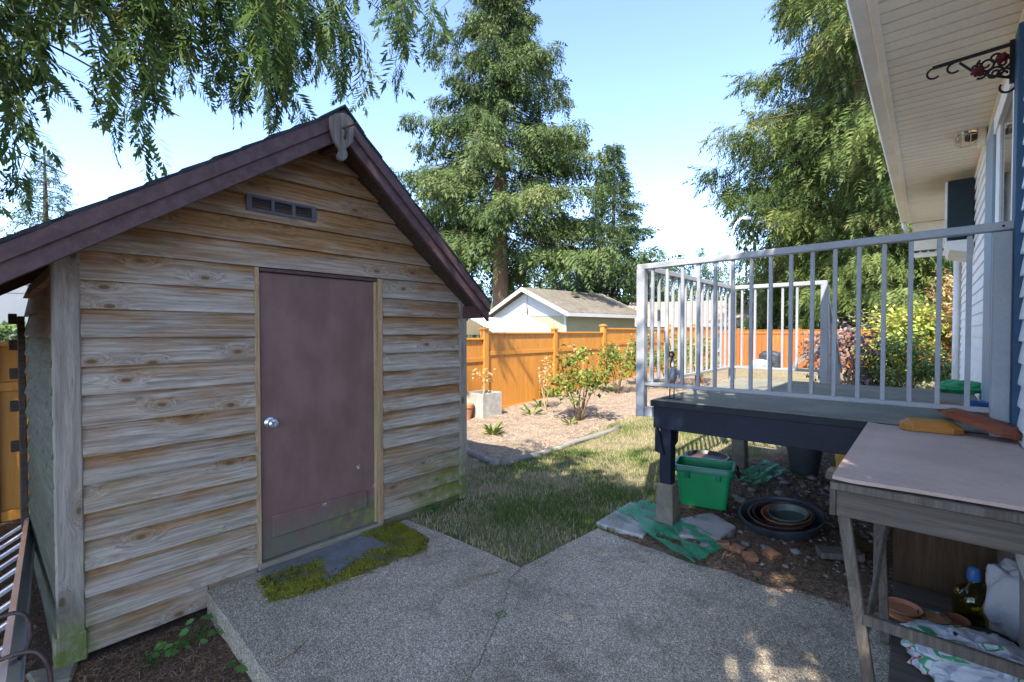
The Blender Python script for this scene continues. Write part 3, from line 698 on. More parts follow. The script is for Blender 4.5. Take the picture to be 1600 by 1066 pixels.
# door step with moss
STEP = [(-3.10, 1.135), (-2.73, 1.075), (-2.66, 1.3), (-2.63, 1.62), (-2.60, 2.0), (-2.72, 2.10), (-3.10, 2.13)]
mb = MB(); mb.prism(STEP, 'z', .001, .012); st = mb.build('door_step', 'step', None, bevel=.004)
tag(st, 'thin mossy concrete step in front of the brown shed door', 'door step')
n = 40000; X = RNG.uniform(-3.12, -2.52, n); Y = RNG.uniform(1.0, 2.2, n)
d = polydist(X, Y, STEP); nz = np.sin(X * 17 + 3 * np.sin(Y * 9)) * .5 + np.sin(Y * 13 + 2 * np.sin(X * 21)) * .5
front = ss(-3.0, -2.7, X + .05 * nz); left = 1 - ss(1.3, 1.62, Y); right = ss(1.72, 1.92, Y)
cover = np.maximum(np.maximum(front * .95, left * ss(-3.1, -2.95, X)), right) + .18 * nz
k = (cover + .22 * np.sin(X * 61 + 4 * np.sin(Y * 47)) * np.sin(Y * 57 + 3 * np.sin(X * 39)) > .60 + .42 * RNG.random(n)) & (d > -.05 * RNG.random(n)); X, Y, d = X[k], Y[k], d[k]
Zm = np.where(d > -.006, .0105, .001); bm_, bq = np.array([(-.004, 0, 0), (.004, 0, 0), (.002, 0, 1), (-.002, 0, 1)]), np.array([(0, 1, 2, 3)])
hh = RNG.uniform(.003, .010, len(X)) * np.where(np.abs(d) < .02, 1.5, 1); A = RNG.uniform(0, 6.28, len(X)); lean = RNG.normal(0, .006, (len(X), 2))
V = np.zeros((len(X), 4, 3)); c_, s_ = np.cos(A) * .0045, np.sin(A) * .0045
for q, (sx_, h_) in enumerate(((-1, 0), (1, 0), (.35, 1), (-.35, 1))):
    V[:, q, 0] = X + sx_ * c_ + h_ * lean[:, 0]; V[:, q, 1] = Y + sx_ * s_ + h_ * lean[:, 1]; V[:, q, 2] = Zm + h_ * hh
Fq = np.arange(len(X) * 4).reshape(-1, 4); tm = np.repeat(np.clip(.5 + .28 * nz[k] + RNG.normal(0, .18, len(X)), 0, 1), 4)
stuff(tag(np_mesh('moss', V.reshape(-1, 3), Fq, 'moss', None, tm), 'yellow green moss growing over the door step', 'moss'))

# ================================================================== DECK with railing
DY0, DY1, DX0, DX1, DZ = 3.45, 5.72, -1.585, .30, .98
deck = thing('deck', 'raised navy timber deck with grey-white metal railing against the white house', 'deck', (-.65, 4.6, 0)); P = deck
mb = MB(); mb.box(DX0 - .012, DX1, DY0 - .015, DY1, DZ - .035, DZ); mb.build('deck_surface', 'deck_top', P, bevel=.008)
mb = MB(); mb.box(DX0 - .016, DX1, DY0 - .03, DY0 - .016, DZ - .052, DZ - .004); mb.build('edge_strip', 'navy_edge', P, bevel=.003)
mb = MB(); mb.box(DX0, DX1, DY0 - .012, DY0 + .028, DZ - .22, DZ - .037); mb.build('fascia', 'navy', P, bevel=.004)
mb = MB(); mb.box(DX0 - .008, DX0 + .03, DY0 + .03, DY1 - .04, DZ - .22, DZ - .037); mb.build('fascia', 'deck_timber', P, bevel=.004)
mb = MB(); mb.box(DX0, DX1, DY1 - .04, DY1 - .002, DZ - .22, DZ - .037); mb.build('fascia', 'navy', P, bevel=.004)
for k in range(4):
    x = -1.12 + k * .42; mb = MB(); mb.box(x, x + .04, DY0 + .03, DY1 - .045, DZ - .215, DZ - .038); mb.build('joist', 'deck_timber', P)
mb = MB(); mb.box(DX0 + .035, DX1, 4.66, 4.70, DZ - .31, DZ - .218); mb.build('beam', 'navy', P)
def leg(x0, x1, y0, y1, zp, zt):
    mb = MB(); mb.box(x0, x1, y0, y1, zp - .02, zt); mb.build('post', 'navy', P, bevel=.005)
    zb = float(ground((x0 + x1) / 2, (y0 + y1) / 2)) - .06; cx_, cy_ = (x0 + x1) / 2, (y0 + y1) / 2
    mb = MB(); a, b = .075, .062
    mb.add([(cx_ - a, cy_ - a, zb), (cx_ + a, cy_ - a, zb), (cx_ + a, cy_ + a, zb), (cx_ - a, cy_ + a, zb), (cx_ - b, cy_ - b, zp), (cx_ + b, cy_ - b, zp), (cx_ + b, cy_ + b, zp), (cx_ - b, cy_ + b, zp)],
           [(0, 3, 2, 1), (4, 5, 6, 7), (0, 1, 5, 4), (1, 2, 6, 5), (2, 3, 7, 6), (3, 0, 4, 7)]); mb.build('concrete_pier', 'pier', P, bevel=.008)
leg(-1.545, -1.455, 3.47, 3.56, .335, .945); leg(-1.56, -1.48, 5.42, 5.50, .40, .945); leg(.12, .2, 5.42, 5.5, .4, .945)
mb = MB(); mb.prism([(-1.575, DZ - .22), (-1.45, DZ - .22), (-1.45, DZ - .33), (-1.50, DZ - .42), (-1.575, DZ - .40)], 'y', 3.565, 3.60); mb.build('corbel', 'navy', P, bevel=.004)
mb = MB(); mb.prism([(-1.572, DZ - .224), (-1.545, DZ - .224), (-1.5, DZ - .42), (-1.572, DZ - .40)], 'y', 3.44, 3.468); mb.build('corbel', 'navy', P, bevel=.004)
mb = MB(); mb.box(-.14, DX1, 3.56, 3.578, -.06, DZ - .225); mb.build('skirt_panel', 'brown_panel', P, bevel=.003)
mb = MB(); mb.bar((-.52, 5.0, .0), (-.60, 5.02, .73), .08, .035); mb.build('prop', 'yellow_wood', P, bevel=.003)
# stairs at the far side
for k in range(4):
    mb = MB(); z = DZ - .2 * (k + 1); mb.box(-.78, .22, DY1 + .26 * k, DY1 + .26 * (k + 1) + .02, z - .035, z); mb.build('tread', 'deck_top', P, bevel=.005)
for x in (-.8, .24):
    mb = MB(); mb.prism([(DY1, DZ - .06), (DY1, DZ - .42), (DY1 + 1.1, .10), (DY1 + 1.1, .26)], 'x', x - .02, x + .02); mb.build('stringer', 'navy', P)
# ---- railing: each run is a part, its balusters sub-parts
RT = 2.025
def baluster_set(rail, pts, z0, z1, s=.022):
    src = None
    for x, y in pts:
        if src is None: mb = MB(); mb.box(x - s / 2, x + s / 2, y - s / 2, y + s / 2, z0, z1); src = mb.build('baluster', 'rail', rail, bevel=.002)
        else: dup(src, (x, y, (z0 + z1) / 2), rail)
def rail_run(a, b, zt, zb, n, wd=.05, up=0):
    a, b = Vector((*a, 0)), Vector((*b, 0)); mb = MB(); d = (b - a).normalized()
    mb.bar(a - d * .035 + Vector((0, 0, zt - .022)), b + d * .03 + Vector((0, 0, zt - .022 + up)), wd, .044); r = mb.build('top_rail', 'rail', P, bevel=.005)
    mb = MB(); mb.bar(a + Vector((0, 0, zb)), b + Vector((0, 0, zb)), .03, .026); mb.build('bottom_rail', 'rail', r, bevel=.003)
    baluster_set(r, [tuple((a + (b - a) * ((k + .75) / (n + .5)))[:2]) for k in range(n)], zb + .013, zt - .043 + up * .6); return r
RY = 3.425; RXL = -1.675
def rpost(x, y, z0, z1, s=.062):
    mb = MB(); mb.box(x - s / 2, x + s / 2, y - s / 2, y + s / 2, z0, z1); return mb.build('rail_post', 'rail', P, bevel=.004)
rpost(RXL, RY, DZ - .135, RT - .042, .066)
mb = MB(); mb.box(RXL + .033, DX0 + .003, RY - .02, RY + .02, DZ - .135, DZ - .06); mb.build('post_bracket', 'rail', P, bevel=.003)
rp = rpost(.275, RY + .0, DZ - .02, RT - .022, .07)
mb = MB(); mb.lathe([(.001, 0), (.006, 0), (.006, .004), (.001, .004)], (.275, RY - .03, RT + .005), 10, rot=Matrix.Rotation(rad(90), 3, 'X')); mb.build('bolt_head', 'iron', rp)
rail_run((RXL, RY), (.36, RY), RT, 1.098, 17, up=.03)
rail_run((RXL, RY + .06), (RXL, DY1 - .03), RT - .004, 1.10, 15)
rpost(RXL, DY1 - .03, DZ - .1, RT - .046, .062)
rail_run((RXL, DY1 - .028), (-.80, DY1 - .028), RT - .002, 1.10, 6)
rpost(-.79, DY1 - .03, DZ - .02, RT - .046, .068)
mb = MB(); a = Vector((-.79, DY1, 1.93)); b = Vector((-.79, DY1 + 1.15, 1.05)); mb.bar(a, b, .04, .04); sr = mb.build('stair_rail', 'rail', P, bevel=.004)
for k in range(5):
    p = a + (b - a) * ((k + .9) / 5.4); mb = MB(); mb.box(p.x - .011, p.x + .011, p.y - .011, p.y + .011, p.z - .86, p.z - .015); mb.build('baluster', 'rail', sr)

# bird figure on the deck corner
bp = Vector((-1.49, 3.56, DZ))
bird = thing('bird_figure', 'small metal bird ornament with looped black neck on the deck corner', 'ornament', bp); P = bird
mb = MB(); pr = [(.002, 0), (.018, .004), (.032, .025), (.038, .055), (.036, .085), (.026, .112), (.012, .127), (.002, .131)]
mb.lathe(pr, bp + Vector((0, 0, .125)), 18, .9, 1.0, rot=Matrix.Rotation(rad(8), 3, 'Y')); mb.build('body', 'bird', P, True)
nk = [bp + Vector((-.006, 0, .24)), bp + Vector((-.012, 0, .27)), bp + Vector((-.002, 0, .30)), bp + Vector((.006, 0, .325))]
mb = MB(); mb.tube(nk, .0055, 8); mb.build('neck', 'iron', P, True)
hc = bp + Vector((-.004, 0, .345)); mb = MB()
ring = [hc + Vector((.018 * math.cos(t), 0, .018 * math.sin(t))) for t in np.linspace(0, 2 * math.pi, 17)]; mb.tube(ring, .008, 8); hd = mb.build('head', 'iron', P, True)
mb = MB(); mb.tube([hc + Vector((-.014, 0, .014)), hc + Vector((-.05, 0, .045))], [.005, .0025], 6); mb.build('beak', 'iron', hd)
for dx in (-.016, .018):
    mb = MB(); mb.tube([bp + Vector((dx, 0, .006)), bp + Vector((dx + .002, 0, .135))], .0045, 6); mb.build('leg', 'iron', P)
mb = MB(); mb.box(bp.x - .075, bp.x + .075, bp.y - .03, bp.y + .03, bp.z + .001, bp.z + .008); mb.build('base_plate', 'iron', P, bevel=.002)

# ================================================================== HOUSE
HX, HY0, HY1, HZT = .345, .9, 9.1, 3.15
house = thing('house', 'white lap-sided house with cream soffit and blue trimmed patio door', 'house', (2.5, 5, 0)); P = house
mb = MB(); mb.box(HX + .02, 5.5, HY0, HY1, -.1, HZT + .02); mb.build('wall_core', 'white_paint', P)
def h_board(y0, y1, zb, zt):
    mb = MB(); mb.prism([(HX + .025, zb), (HX - .014, zb), (HX - .014, zb + .012), (HX, zt), (HX + .025, zt)], 'y', y0, y1); return mb.build('siding_board', 'white_paint', P)
DRY0, DRY1 = 3.36, 5.28           # patio door with its trim
nb = 26
for (a, b) in ((HY0, DRY0), (DRY1, HY1 - .09)):
    src = None
    for k in range(nb):
        z = .40 + k * .1055
        if src is None: src = h_board(a, b, z, z + .112); z0 = z
        else: dup(src, wloc(src) + Vector((0, 0, z - z0)), P)
mb = MB(); mb.box(HX + .0, HX + .03, DRY0, DRY1, .4, DZ + .01); mb.build('door_sill_wall', 'white_paint', P)
mb = MB(); mb.box(HX - .03, HX + .04, HY1 - .09, HY1 + .01, .2, HZT); mb.build('corner_trim', 'soffit', P, bevel=.004)
mb = MB(); mb.box(HX - .012, HX + .03, HY0, HY1, .05, .40); mb.build('foundation', 'concrete', P)
pd = None
def trim(y0, y1, z0, z1, x0, x1, mat, nm, parent=P):
    mb = MB(); mb.box(HX - x0, HX + x1, y0, y1, z0, z1); return mb.build(nm, mat, parent, bevel=.003)
pdr = trim(4.72, 5.28, DZ, 2.99, .022, .03, 'grey_blue_trim', 'door_casing')
trim(DRY0, 3.49, DZ - .2, 3.0, .034, .03, 'blue_trim', 'door_casing'); trim(3.492, 3.60, DZ - .2, 2.995, .022, .03, 'grey_blue_trim', 'door_casing')
trim(3.60, 4.72, 2.88, 2.99, .02, .03, 'white_paint', 'door_head')
trim(4.50, 4.718, DZ + .02, 2.88, .006, .03, 'white_paint', 'door_frame')
trim(3.602, 3.86, DZ + .02, 2.88, .006, .03, 'white_paint', 'door_frame')
trim(3.61, 4.71, DZ + .005, DZ + .06, .012, .03, 'white_paint', 'door_frame')
trim(3.861, 4.499, DZ + .06, 2.87, -.006, .012, 'window_glass', 'door_glass')
# soffit, fascia, gutter
GX0, GX1 = -.345, -.245
src = None; ny = 0; y = 1.0
while y < 9.3:
    if src is None: mb = MB(); mb.box(GX1 + .015, HX - .0, y + .005, y + .107, HZT, HZT + .012); src = mb.build('soffit_panel', 'soffit', P, bevel=.0025); ys0 = y
    else: dup(src, wloc(src) + Vector((0, y - ys0, 0)), P)
    y += .112
mb = MB(); mb.box(GX1, HX + .02, 1.0, 9.32, HZT + .012, HZT + .03); mb.build('soffit_backing', 'groove', P)
mb = MB(); mb.prism([(GX1 + .035, HZT - .012), (GX1 + .035, HZT + .012), (GX1 - .004, HZT + .17), (GX1 - .004, HZT - .012)], 'y', 1.0, 9.34); mb.build('fascia', 'soffit', P, bevel=.003)
mb = MB(); mb.prism([(GX1 - .006, HZT + .005), (GX1 - .006, HZT + .13), (GX0 - .005, HZT + .13), (GX0, HZT + .10), (GX0 + .012, HZT + .075), (GX0 + .006, HZT + .05), (GX0 + .022, HZT + .005)], 'y', 1.0, 9.40); gt = mb.build('gutter', 'gutter', P, bevel=.003)
mb = MB(); mb.tube([(GX0 + .05, 9.28, HZT + .01), (GX0 + .05, 9.28, HZT - .06), (GX0 + .09, 9.28, HZT - .13)], .03, 10); mb.build('downpipe_outlet', 'gutter', gt, True)
mb = MB(); mb.box(HX - .005, HX + .03, 1.0, HY1, HZT - .035, HZT - .001); mb.build('frieze', 'soffit', P)
mb = MB(); mb.prism([(GX0 + .02, HZT + .135), (5.6, HZT + 1.9), (5.6, HZT + 1.96), (GX0 + .02, HZT + .165)], 'y', .95, 9.42); mb.build('roof', 'grey_roof', P)
# boxed eave return beyond the far end with a scalloped edge
q0, q1 = at_y(1425, 392, 9.36), at_y(1489, 402, 9.36)
mb = MB(); mb.box(q0.x, HX + .3, 9.345, 9.40, 2.62, HZT - .015); er = mb.build('eave_return', 'soffit', P)
mb = MB()
for k in range(7):
    c = Vector((q0.x + .05 + k * .09, 9.335, 2.72)); poly = [(c.x + .045 * math.cos(t), c.z + .035 * math.sin(t)) for t in np.linspace(math.pi, 2 * math.pi, 9)]; mb.prism(poly, 'y', 9.33, 9.345)
mb.build('scallop_trim', 'groove', er)
mb = MB(); mb.tube([(HX - .06, 9.0, 2.6), (HX - .06, 9.0, .3)], .035, 10); mb.build('downpipe', 'gutter', P, True)
# teal wall box below the soffit
bx = at_y(1481, 300, 6.65).x
mb = MB(); mb.box(bx, HX - .0145, 6.65, 7.55, 2.46, 3.06); tb = mb.build('wall_box', 'teal', P, bevel=.006)
mb = MB(); mb.prism([(bx - .015, 2.44), (HX - .0145, 2.44), (HX - .0145, 2.30), (bx + .02, 2.345)], 'y', 6.63, 7.57); mb.build('box_shelf', 'gutter', tb, bevel=.004)
mb = MB(); mb.box(bx - .02, bx - .002, 6.66, 6.69, 2.44, 3.05); mb.build('box_trim', 'white_paint', tb)
# wall lantern
lp = at_x(1528, 212, HX - .06)
mb = MB(); mb.box(HX - .06, HX - .012, lp.y - .07, lp.y + .07, lp.z - .09, lp.z + .1); lan = mb.build('wall_lantern', 'soffit', P, bevel=.01)
mb = MB(); mb.lathe([(.02, 0), (.055, .01), (.072, .05), (.072, .10), (.05, .135), (.002, .145)], (HX - .06, lp.y, lp.z), 18, rot=Matrix.Rotation(rad(-90), 3, 'Y')); mb.build('lantern_glass', 'lamp_glass', lan, True)
mb = MB(); mb.lathe([(.002, 0), (.02, .005), (.028, .04), (.02, .07), (.002, .08)], (HX - .065, lp.y, lp.z), 12, rot=Matrix.Rotation(rad(-90), 3, 'Y')); mb.build('bulb', 'brown_plastic', lan, True)
mb = MB()
for xr in (.045, .085, .125):
    mb.tube([(HX - .06 - xr, lp.y + .078 * math.cos(t), lp.z + .078 * math.sin(t)) for t in np.linspace(0, 2 * math.pi, 19)], .003, 5)
for t in (0, 1.57, 3.14, 4.71): mb.tube([(HX - .06, lp.y + .072 * math.cos(t), lp.z + .072 * math.sin(t)), (HX - .185, lp.y + .078 * math.cos(t), lp.z + .078 * math.sin(t))], .003, 5)
mb.build('lantern_cage', 'metal_knob', lan)
# wrought iron hanging bracket (a thing hung on the door casing)
by = 3.5
tip = at_y(1457, 107, by); root = at_y(1592, 69, by); low = at_y(1590, 122, by)
rx = HX - .036
br = thing('plant_bracket', 'black wrought iron scroll bracket with dark red roses on blue casing', 'bracket', (rx, by, root.z)); P = br
mb = MB(); mb.bar((tip.x, by, tip.z), (rx, by, root.z + .01), .012, .016); mb.bar((rx - .006, by, root.z + .03), (rx - .006, by, low.z - .02), .02, .011); mb.build('arm', 'iron', P)
def spiral(cx_, cz_, r0, r1, a0, turns, n=26): return [(cx_ + (r0 + (r1 - r0) * i / n) * math.cos(a0 + turns * 2 * math.pi * i / n), by, cz_ + (r0 + (r1 - r0) * i / n) * math.sin(a0 + turns * 2 * math.pi * i / n)) for i in range(n + 1)]
Lb = rx - tip.x
def bz(f): return tip.z + (root.z - tip.z) * f
for f, r, dz, a0, tn in ((.02, .028, -.03, 1.57, .62), (.28, .026, -.03, 1.57, .62), (.55, .022, -.06, 1.2, -1.3), (.68, .040, -.06, 2.2, 1.6), (.80, .03, -.035, .4, -1.4), (.78, .034, -.115, 0, 1.5), (.90, .03, -.13, 3, -1.5), (.62, .025, -.10, 4, 1.2), (.93, .028, -.20, 2.5, .8), (.88, .03, -.07, 5, 1.3)):
    mb = MB(); mb.tube(spiral(tip.x + Lb * f, bz(f) + dz, r, r * .25 if abs(tn) > 1 else r, a0, tn), .0055, 6); mb.build('scroll', 'iron', P, True)
mb = MB(); mb.tube([(tip.x + Lb * .35, by, bz(.35) - .012), (tip.x + Lb * .5, by, bz(.5) - .07), (tip.x + Lb * .72, by, bz(.72) - .12), (rx - .01, by, low.z + .01)], .006, 6); mb.build('brace', 'iron', P, True)
for f, dz in ((.86, -.05), (.57, -.085)):
    mb = MB()
    for r_, z_ in ((.026, 0), (.018, .008), (.01, .014)):
        for k in range(6):
            t = k * 1.047 + r_ * 90; mb.lathe([(.001, -.004), (.010, -.002), (.009, .004), (.001, .006)], (tip.x + Lb * f + r_ * .7 * math.cos(t), by - .006 - z_, bz(f) + dz + r_ * .7 * math.sin(t)), 7, rot=Matrix.Rotation(rad(90), 3, 'X'))
    mb.build('rose', 'iron_rose', P, True)

# ================================================================== FENCES
FXX = -6.0
def fence_panel(fence, y0, y1, z0, z1):
    mb = MB(); mb.box(FXX - .045, FXX + .045, y0, y1, z1 - .04, z1); mb.build('top_rail', 'vinyl', fence, bevel=.006)
    zm = z1 - .38; mb = MB(); mb.box(FXX - .03, FXX + .032, y0, y1, zm - .05, zm + .03); mb.build('mid_rail', 'vinyl', fence, bevel=.005)
    mb = MB(); mb.box(FXX - .035, FXX + .036, y0, y1, z0 + .03, z0 + .12); mb.build('bottom_rail', 'vinyl', fence, bevel=.005)
    n = max(3, int(round((y1 - y0) / .152))); w_ = (y1 - y0) / n
    for (a, b) in ((zm + .03, z1 - .04), (z0 + .12, zm - .05)):
        src = None
        for k in range(n):
            yc = y0 + w_ * (k + .5)
            if src is None: mb = MB(); mb.box(FXX - .012, FXX + .012, yc - w_ / 2 + .0015, yc + w_ / 2 - .0015, a, b); src = mb.build('board', 'vinyl', fence, bevel=.004); ya = yc
            else: dup(src, wloc(src) + Vector((0, yc - ya, 0)), fence)
def fence_post(fence, y, z0, zt):
    mb = MB(); s = .058; mb.box(FXX - s, FXX + s, y - s, y + s, z0 - .1, zt); p = mb.build('post', 'vinyl', fence, bevel=.006)
    mb = MB(); q = .078; mb.add([(FXX - q, y - q, zt), (FXX + q, y - q, zt), (FXX + q, y + q, zt), (FXX - q, y + q, zt), (FXX - q, y - q, zt + .022), (FXX + q, y - q, zt + .022), (FXX + q, y + q, zt + .022), (FXX - q, y + q, zt + .022), (FXX, y, zt + .055)],
           [(0, 3, 2, 1), (0, 1, 5, 4), (1, 2, 6, 5), (2, 3, 7, 6), (3, 0, 4, 7), (4, 5, 8), (5, 6, 8), (6, 7, 8), (7, 4, 8)]); mb.build('post_cap', 'vinyl', p)
fence = thing('vinyl_fence', 'orange woodgrain vinyl privacy fence with stepped panels behind the rose bed', 'fence', (FXX, 5, 0))
fy = [-4.3, -2.2, .03, 2.1, 4.0, 6.03, 8.14, 10.17, 12.2, 14.2, 16.2, 18.3]; ft = [1.40, 1.40, 1.415, 1.40, 1.395, 1.50, 1.505, 1.60, 1.60, 1.66, 1.70]
for k in range(len(fy)):
    zg = float(ground(FXX, fy[k])); fence_post(fence, fy[k], zg, max(ft[max(k - 1, 0)], ft[min(k, len(ft) - 1)]) + .045)
    if k < len(ft): fence_panel(fence, fy[k] + .06, fy[k + 1] - .06, float(ground(FXX, (fy[k] + fy[k + 1]) / 2)) - .10, ft[k])
BY = 18.4
bf = thing('board_fence', 'reddish brown vertical board fence across the back of the yard', 'fence', (-1, BY, .3))
zt = 1.53; src = None; x = FXX + .14; zg = .25
while x < 3.2:
    if src is None: mb = MB(); mb.box(x, x + .138, BY - .01, BY + .01, zg, zt); src = mb.build('board', 'back_fence', bf, bevel=.004); x0_ = x
    else: dup(src, wloc(src) + Vector((x - x0_, random.uniform(-.003, .003), random.uniform(-.012, .012))), bf)
    x += .143
mb = MB(); mb.box(FXX, 3.2, BY - .03, BY + .06, zt + .014, zt + .05); mb.build('cap_rail', 'back_fence', bf, bevel=.005)
mb = MB(); mb.box(FXX, 3.2, BY - .035, BY - .011, zt - .09, zt - .01); mb.build('top_rail', 'back_fence', bf, bevel=.004)
for xx in (-5.2, -3.3, -1.55, .3, 2.2):
    mb = MB(); mb.box(xx - .05, xx + .05, BY - .06, BY + .04, .2, zt + .1); mb.build('post', 'back_fence', bf, bevel=.006)
pl0, pl1 = gpt(-3.4, BY - .75), Vector((-2.35, BY - .07, 1.33))
mb = MB(); mb.bar(pl0 + Vector((0, 0, .02)), pl1, .16, .035, (0, -1, .3)); tag(mb.build('leaning_plank', 'bench_leg', None, bevel=.004), 'grey plank leaning against the board fence', 'plank')

# ================================================================== POTTING BENCH AND WHAT STANDS ROUND IT
BZ = .972; bx0, bx1, by0, by1 = -.255, .325, 2.05, 3.415
bench = thing('potting_bench', 'weathered folding potting bench with pinkish plywood top beside the patio', 'bench', (.03, 2.7, 0)); P = bench
mb = MB(); nx_, ny_ = 10, 18; vs = []
for s_ in (0, 1):
    for i in range(nx_ + 1):
        for j in range(ny_ + 1):
            x = bx0 + (bx1 - bx0) * i / nx_; y = by0 + (by1 - by0) * j / ny_ + .03 * (i / nx_) * (1 - j / ny_)
            z = BZ + .007 * math.sin(j * .5 + .4) * math.sin(i * .35) + (.006 if i == 0 else 0) - (0 if s_ else .013); vs.append((x, y, z))
fs = []; N1 = (nx_ + 1) * (ny_ + 1)
for i in range(nx_):
    for j in range(ny_):
        a = i * (ny_ + 1) + j; q = (a, a + ny_ + 1, a + ny_ + 2, a + 1); fs += [tuple(k + N1 for k in q), q[::-1]]
for i in range(nx_):
    a = i * (ny_ + 1); b = a + ny_ + 1; fs.append((a, b, b + N1, a + N1)); a += ny_; b += ny_; fs.append((b, a, a + N1, b + N1))
for j in range(ny_):
    a = j; b = j + 1; fs.append((b, a, a + N1, b + N1)); a += nx_ * (ny_ + 1); b += nx_ * (ny_ + 1); fs.append((a, b, b + N1, a + N1))
mb.add(vs, fs); mb.build('bench_top', 'bench_top', P)
mb = MB(); mb.box(bx0 - .006, bx1, by0 - .004, by0 + .06, BZ - .045, BZ - .018); mb.build('top_batten', 'bench_leg', P, bevel=.003)
mb = MB(); mb.box(bx0 + .012, bx1, by0 + .008, by0 + .026, BZ - .14, BZ - .047); mb.build('apron', 'bench_wood', P, bevel=.003)
mb = MB(); mb.box(bx0 - .012, bx0 + .008, by0 + .03, by1 - .05, BZ - .15, BZ - .05); mb.build('apron', 'bench_leg', P, bevel=.003)
mb = MB(); mb.box(bx0 - .04, bx0 + .03, by0 + .14, by0 + .24, BZ - .048, BZ - .02); mb.build('leg_block', 'bench_leg', P, bevel=.003)
l0 = Vector((-.225, by0 + .045, BZ - .13)); l1 = Vector((-.122, by0 + .13, -.004))
mb = MB(); mb.bar(l0, l1, .038, .036, (0, 1, 0)); mb.build('leg', 'bench_leg', P, bevel=.003)
rb = at_z(1383, 1003, .0); rt_ = Vector((rb.x - .035, rb.y - .06, BZ - .05))
mb = MB(); mb.bar(rb, rt_, .036, .034, (0, 1, 0)); mb.build('leg', 'bench_leg', P, bevel=.003)
b0 = at_y(1387, 805, 2.62); b1 = at_y(1354, 985, 2.19)
mb = MB(); mb.bar(b0, b1, .030, .012, (1, -.6, 0)); mb.build('brace', 'bench_leg', P, bevel=.002)
c0 = at_y(1347, 966, 2.125); c1 = at_y(1640, 1064, 2.125)
mb = MB(); mb.bar(c0, c1, .022, .04); mb.build('cross_rail', 'bench_leg', P, bevel=.003)
for y_ in (2.22, 3.32):
    mb = MB(); mb.bar((.285, y_, BZ - .05), (.295, y_, .0), .04, .04, (0, 1, 0)); mb.build('leg', 'bench_leg', P, bevel=.003)
mb = MB(); mb.bar((-.2, 3.36, BZ - .05), (-.2, 3.36, .02), .036, .036, (0, 1, 0)); mb.build('leg', 'bench_leg', P, bevel=.003)
mb = MB(); mb.prism([(-.135, 3.545), (.325, 3.545), (.325, 2.0), (-.10, 2.2)], 'z', .018, .032)
tag(mb.build('plywood_sheet', 'bench_wood', None, bevel=.003), 'grey weathered plywood sheet lying on the ground under the bench', 'plywood')
def plaque(L, Wd, T, ch, loc, rx_, ry_, rz_, mat, label):
    M = Matrix.Rotation(rz_, 3, 'Z') @ Matrix.Rotation(ry_, 3, 'Y') @ Matrix.Rotation(rx_, 3, 'X')
    c = .042; ol = [(-L / 2, -Wd / 2 + c), (-L / 2 + c, -Wd / 2), (L / 2 - c, -Wd / 2), (L / 2, -Wd / 2 + c), (L / 2, Wd / 2 - c), (L / 2 - c, Wd / 2), (-L / 2 + c, Wd / 2), (-L / 2, Wd / 2 - c)]
    n = 8; vs = [(x, y, 0) for x, y in ol] + [(x, y, T * .5) for x, y in ol] + [(x * (1 - ch / L * 2), y * (1 - ch / Wd * 2), T) for x, y in ol]
    vs = [Vector(loc) + M @ Vector(v) for v in vs]; mb = MB()
    mb.add(vs, [tuple(range(7, -1, -1)), tuple(range(16, 24))] + [(k, (k + 1) % 8, 8 + (k + 1) % 8, 8 + k) for k in range(8)] + [(8 + k, 8 + (k + 1) % 8, 16 + (k + 1) % 8, 16 + k) for k in range(8)])
    return tag(mb.build('wooden_plaque', mat, None, bevel=.0015), label, 'plaque')
pc = at_z(1453, 668, BZ + .02); plaque(.25, .20, .05, .038, (pc.x, pc.y, BZ + .008), 0, 0, rad(5), 'plaque_orange', 'flat orange wooden plaque beside the two red ones on the bench')
pc = at_z(1536, 672, BZ + .03); plaque(.32, .20, .05, .038, (pc.x, pc.y - .01, BZ + .048), rad(-6), rad(14), rad(-30), 'plaque_red', 'large dark red wooden plaque tilted against the other two')
pc = at_z(1500, 652, BZ + .03); plaque(.24, .18, .045, .036, (pc.x, pc.y + .03, BZ + .05), rad(3), rad(10), rad(-14), 'plaque_red', 'smaller dark red wooden plaque behind the tilted one')
sp = at_z(1540, 648, DZ)
mb = MB(); mb.lathe([(.002, 0), (.05, 0), (.062, .055), (.064, .058), (.058, .058), (.047, .01), (.002, .01)], (sp.x - .02, sp.y + .18, DZ + .002), 18); smooth_angle(tag(mb.build('blue_pot', 'blue_plastic', None), 'small blue plastic pot on the deck behind the rail post', 'pot'))
gb = at_z(1506, 617, DZ)
def blob(c, sx, sy, sz, seed, amp=.25, pw=.6, rz_=0, nu=40, nv=24, freq=3.0):
    from mathutils import noise as mn
    vs = []; fs = []
    for i in range(nv + 1):
        ph = math.pi * i / nv - math.pi / 2
        for j in range(nu):
            th = 2 * math.pi * j / nu
            f = lambda t: math.copysign(abs(t) ** pw, t)
            d = Vector((f(math.cos(ph)) * f(math.cos(th)), f(math.cos(ph)) * f(math.sin(th)), f(math.sin(ph))))
            n_ = mn.noise(d * freq + Vector((seed, 0, 0))) + .5 * abs(mn.noise(d * freq * 2.3 + Vector((0, seed, 0)))); d = d * (1 + amp * n_)
            v = Vector((d.x * sx, d.y * sy, max(d.z, -.92) * sz)); v.rotate(Matrix.Rotation(rz_, 3, 'Z').to_euler()); vs.append(Vector(c) + v)
    for i in range(nv):
        for j in range(nu): a = i * nu + j; b = i * nu + (j + 1) % nu; fs.append((a, b, b + nu, a + nu))
    return MB().add(vs, fs)
tag(blob((gb.x - .02, gb.y + .15, DZ + .05), .14, .11, .055, 3, .25, .8).build('green_sack', 'green_plastic', None, True), 'crumpled green plastic sack on the deck by the house wall', 'sack')
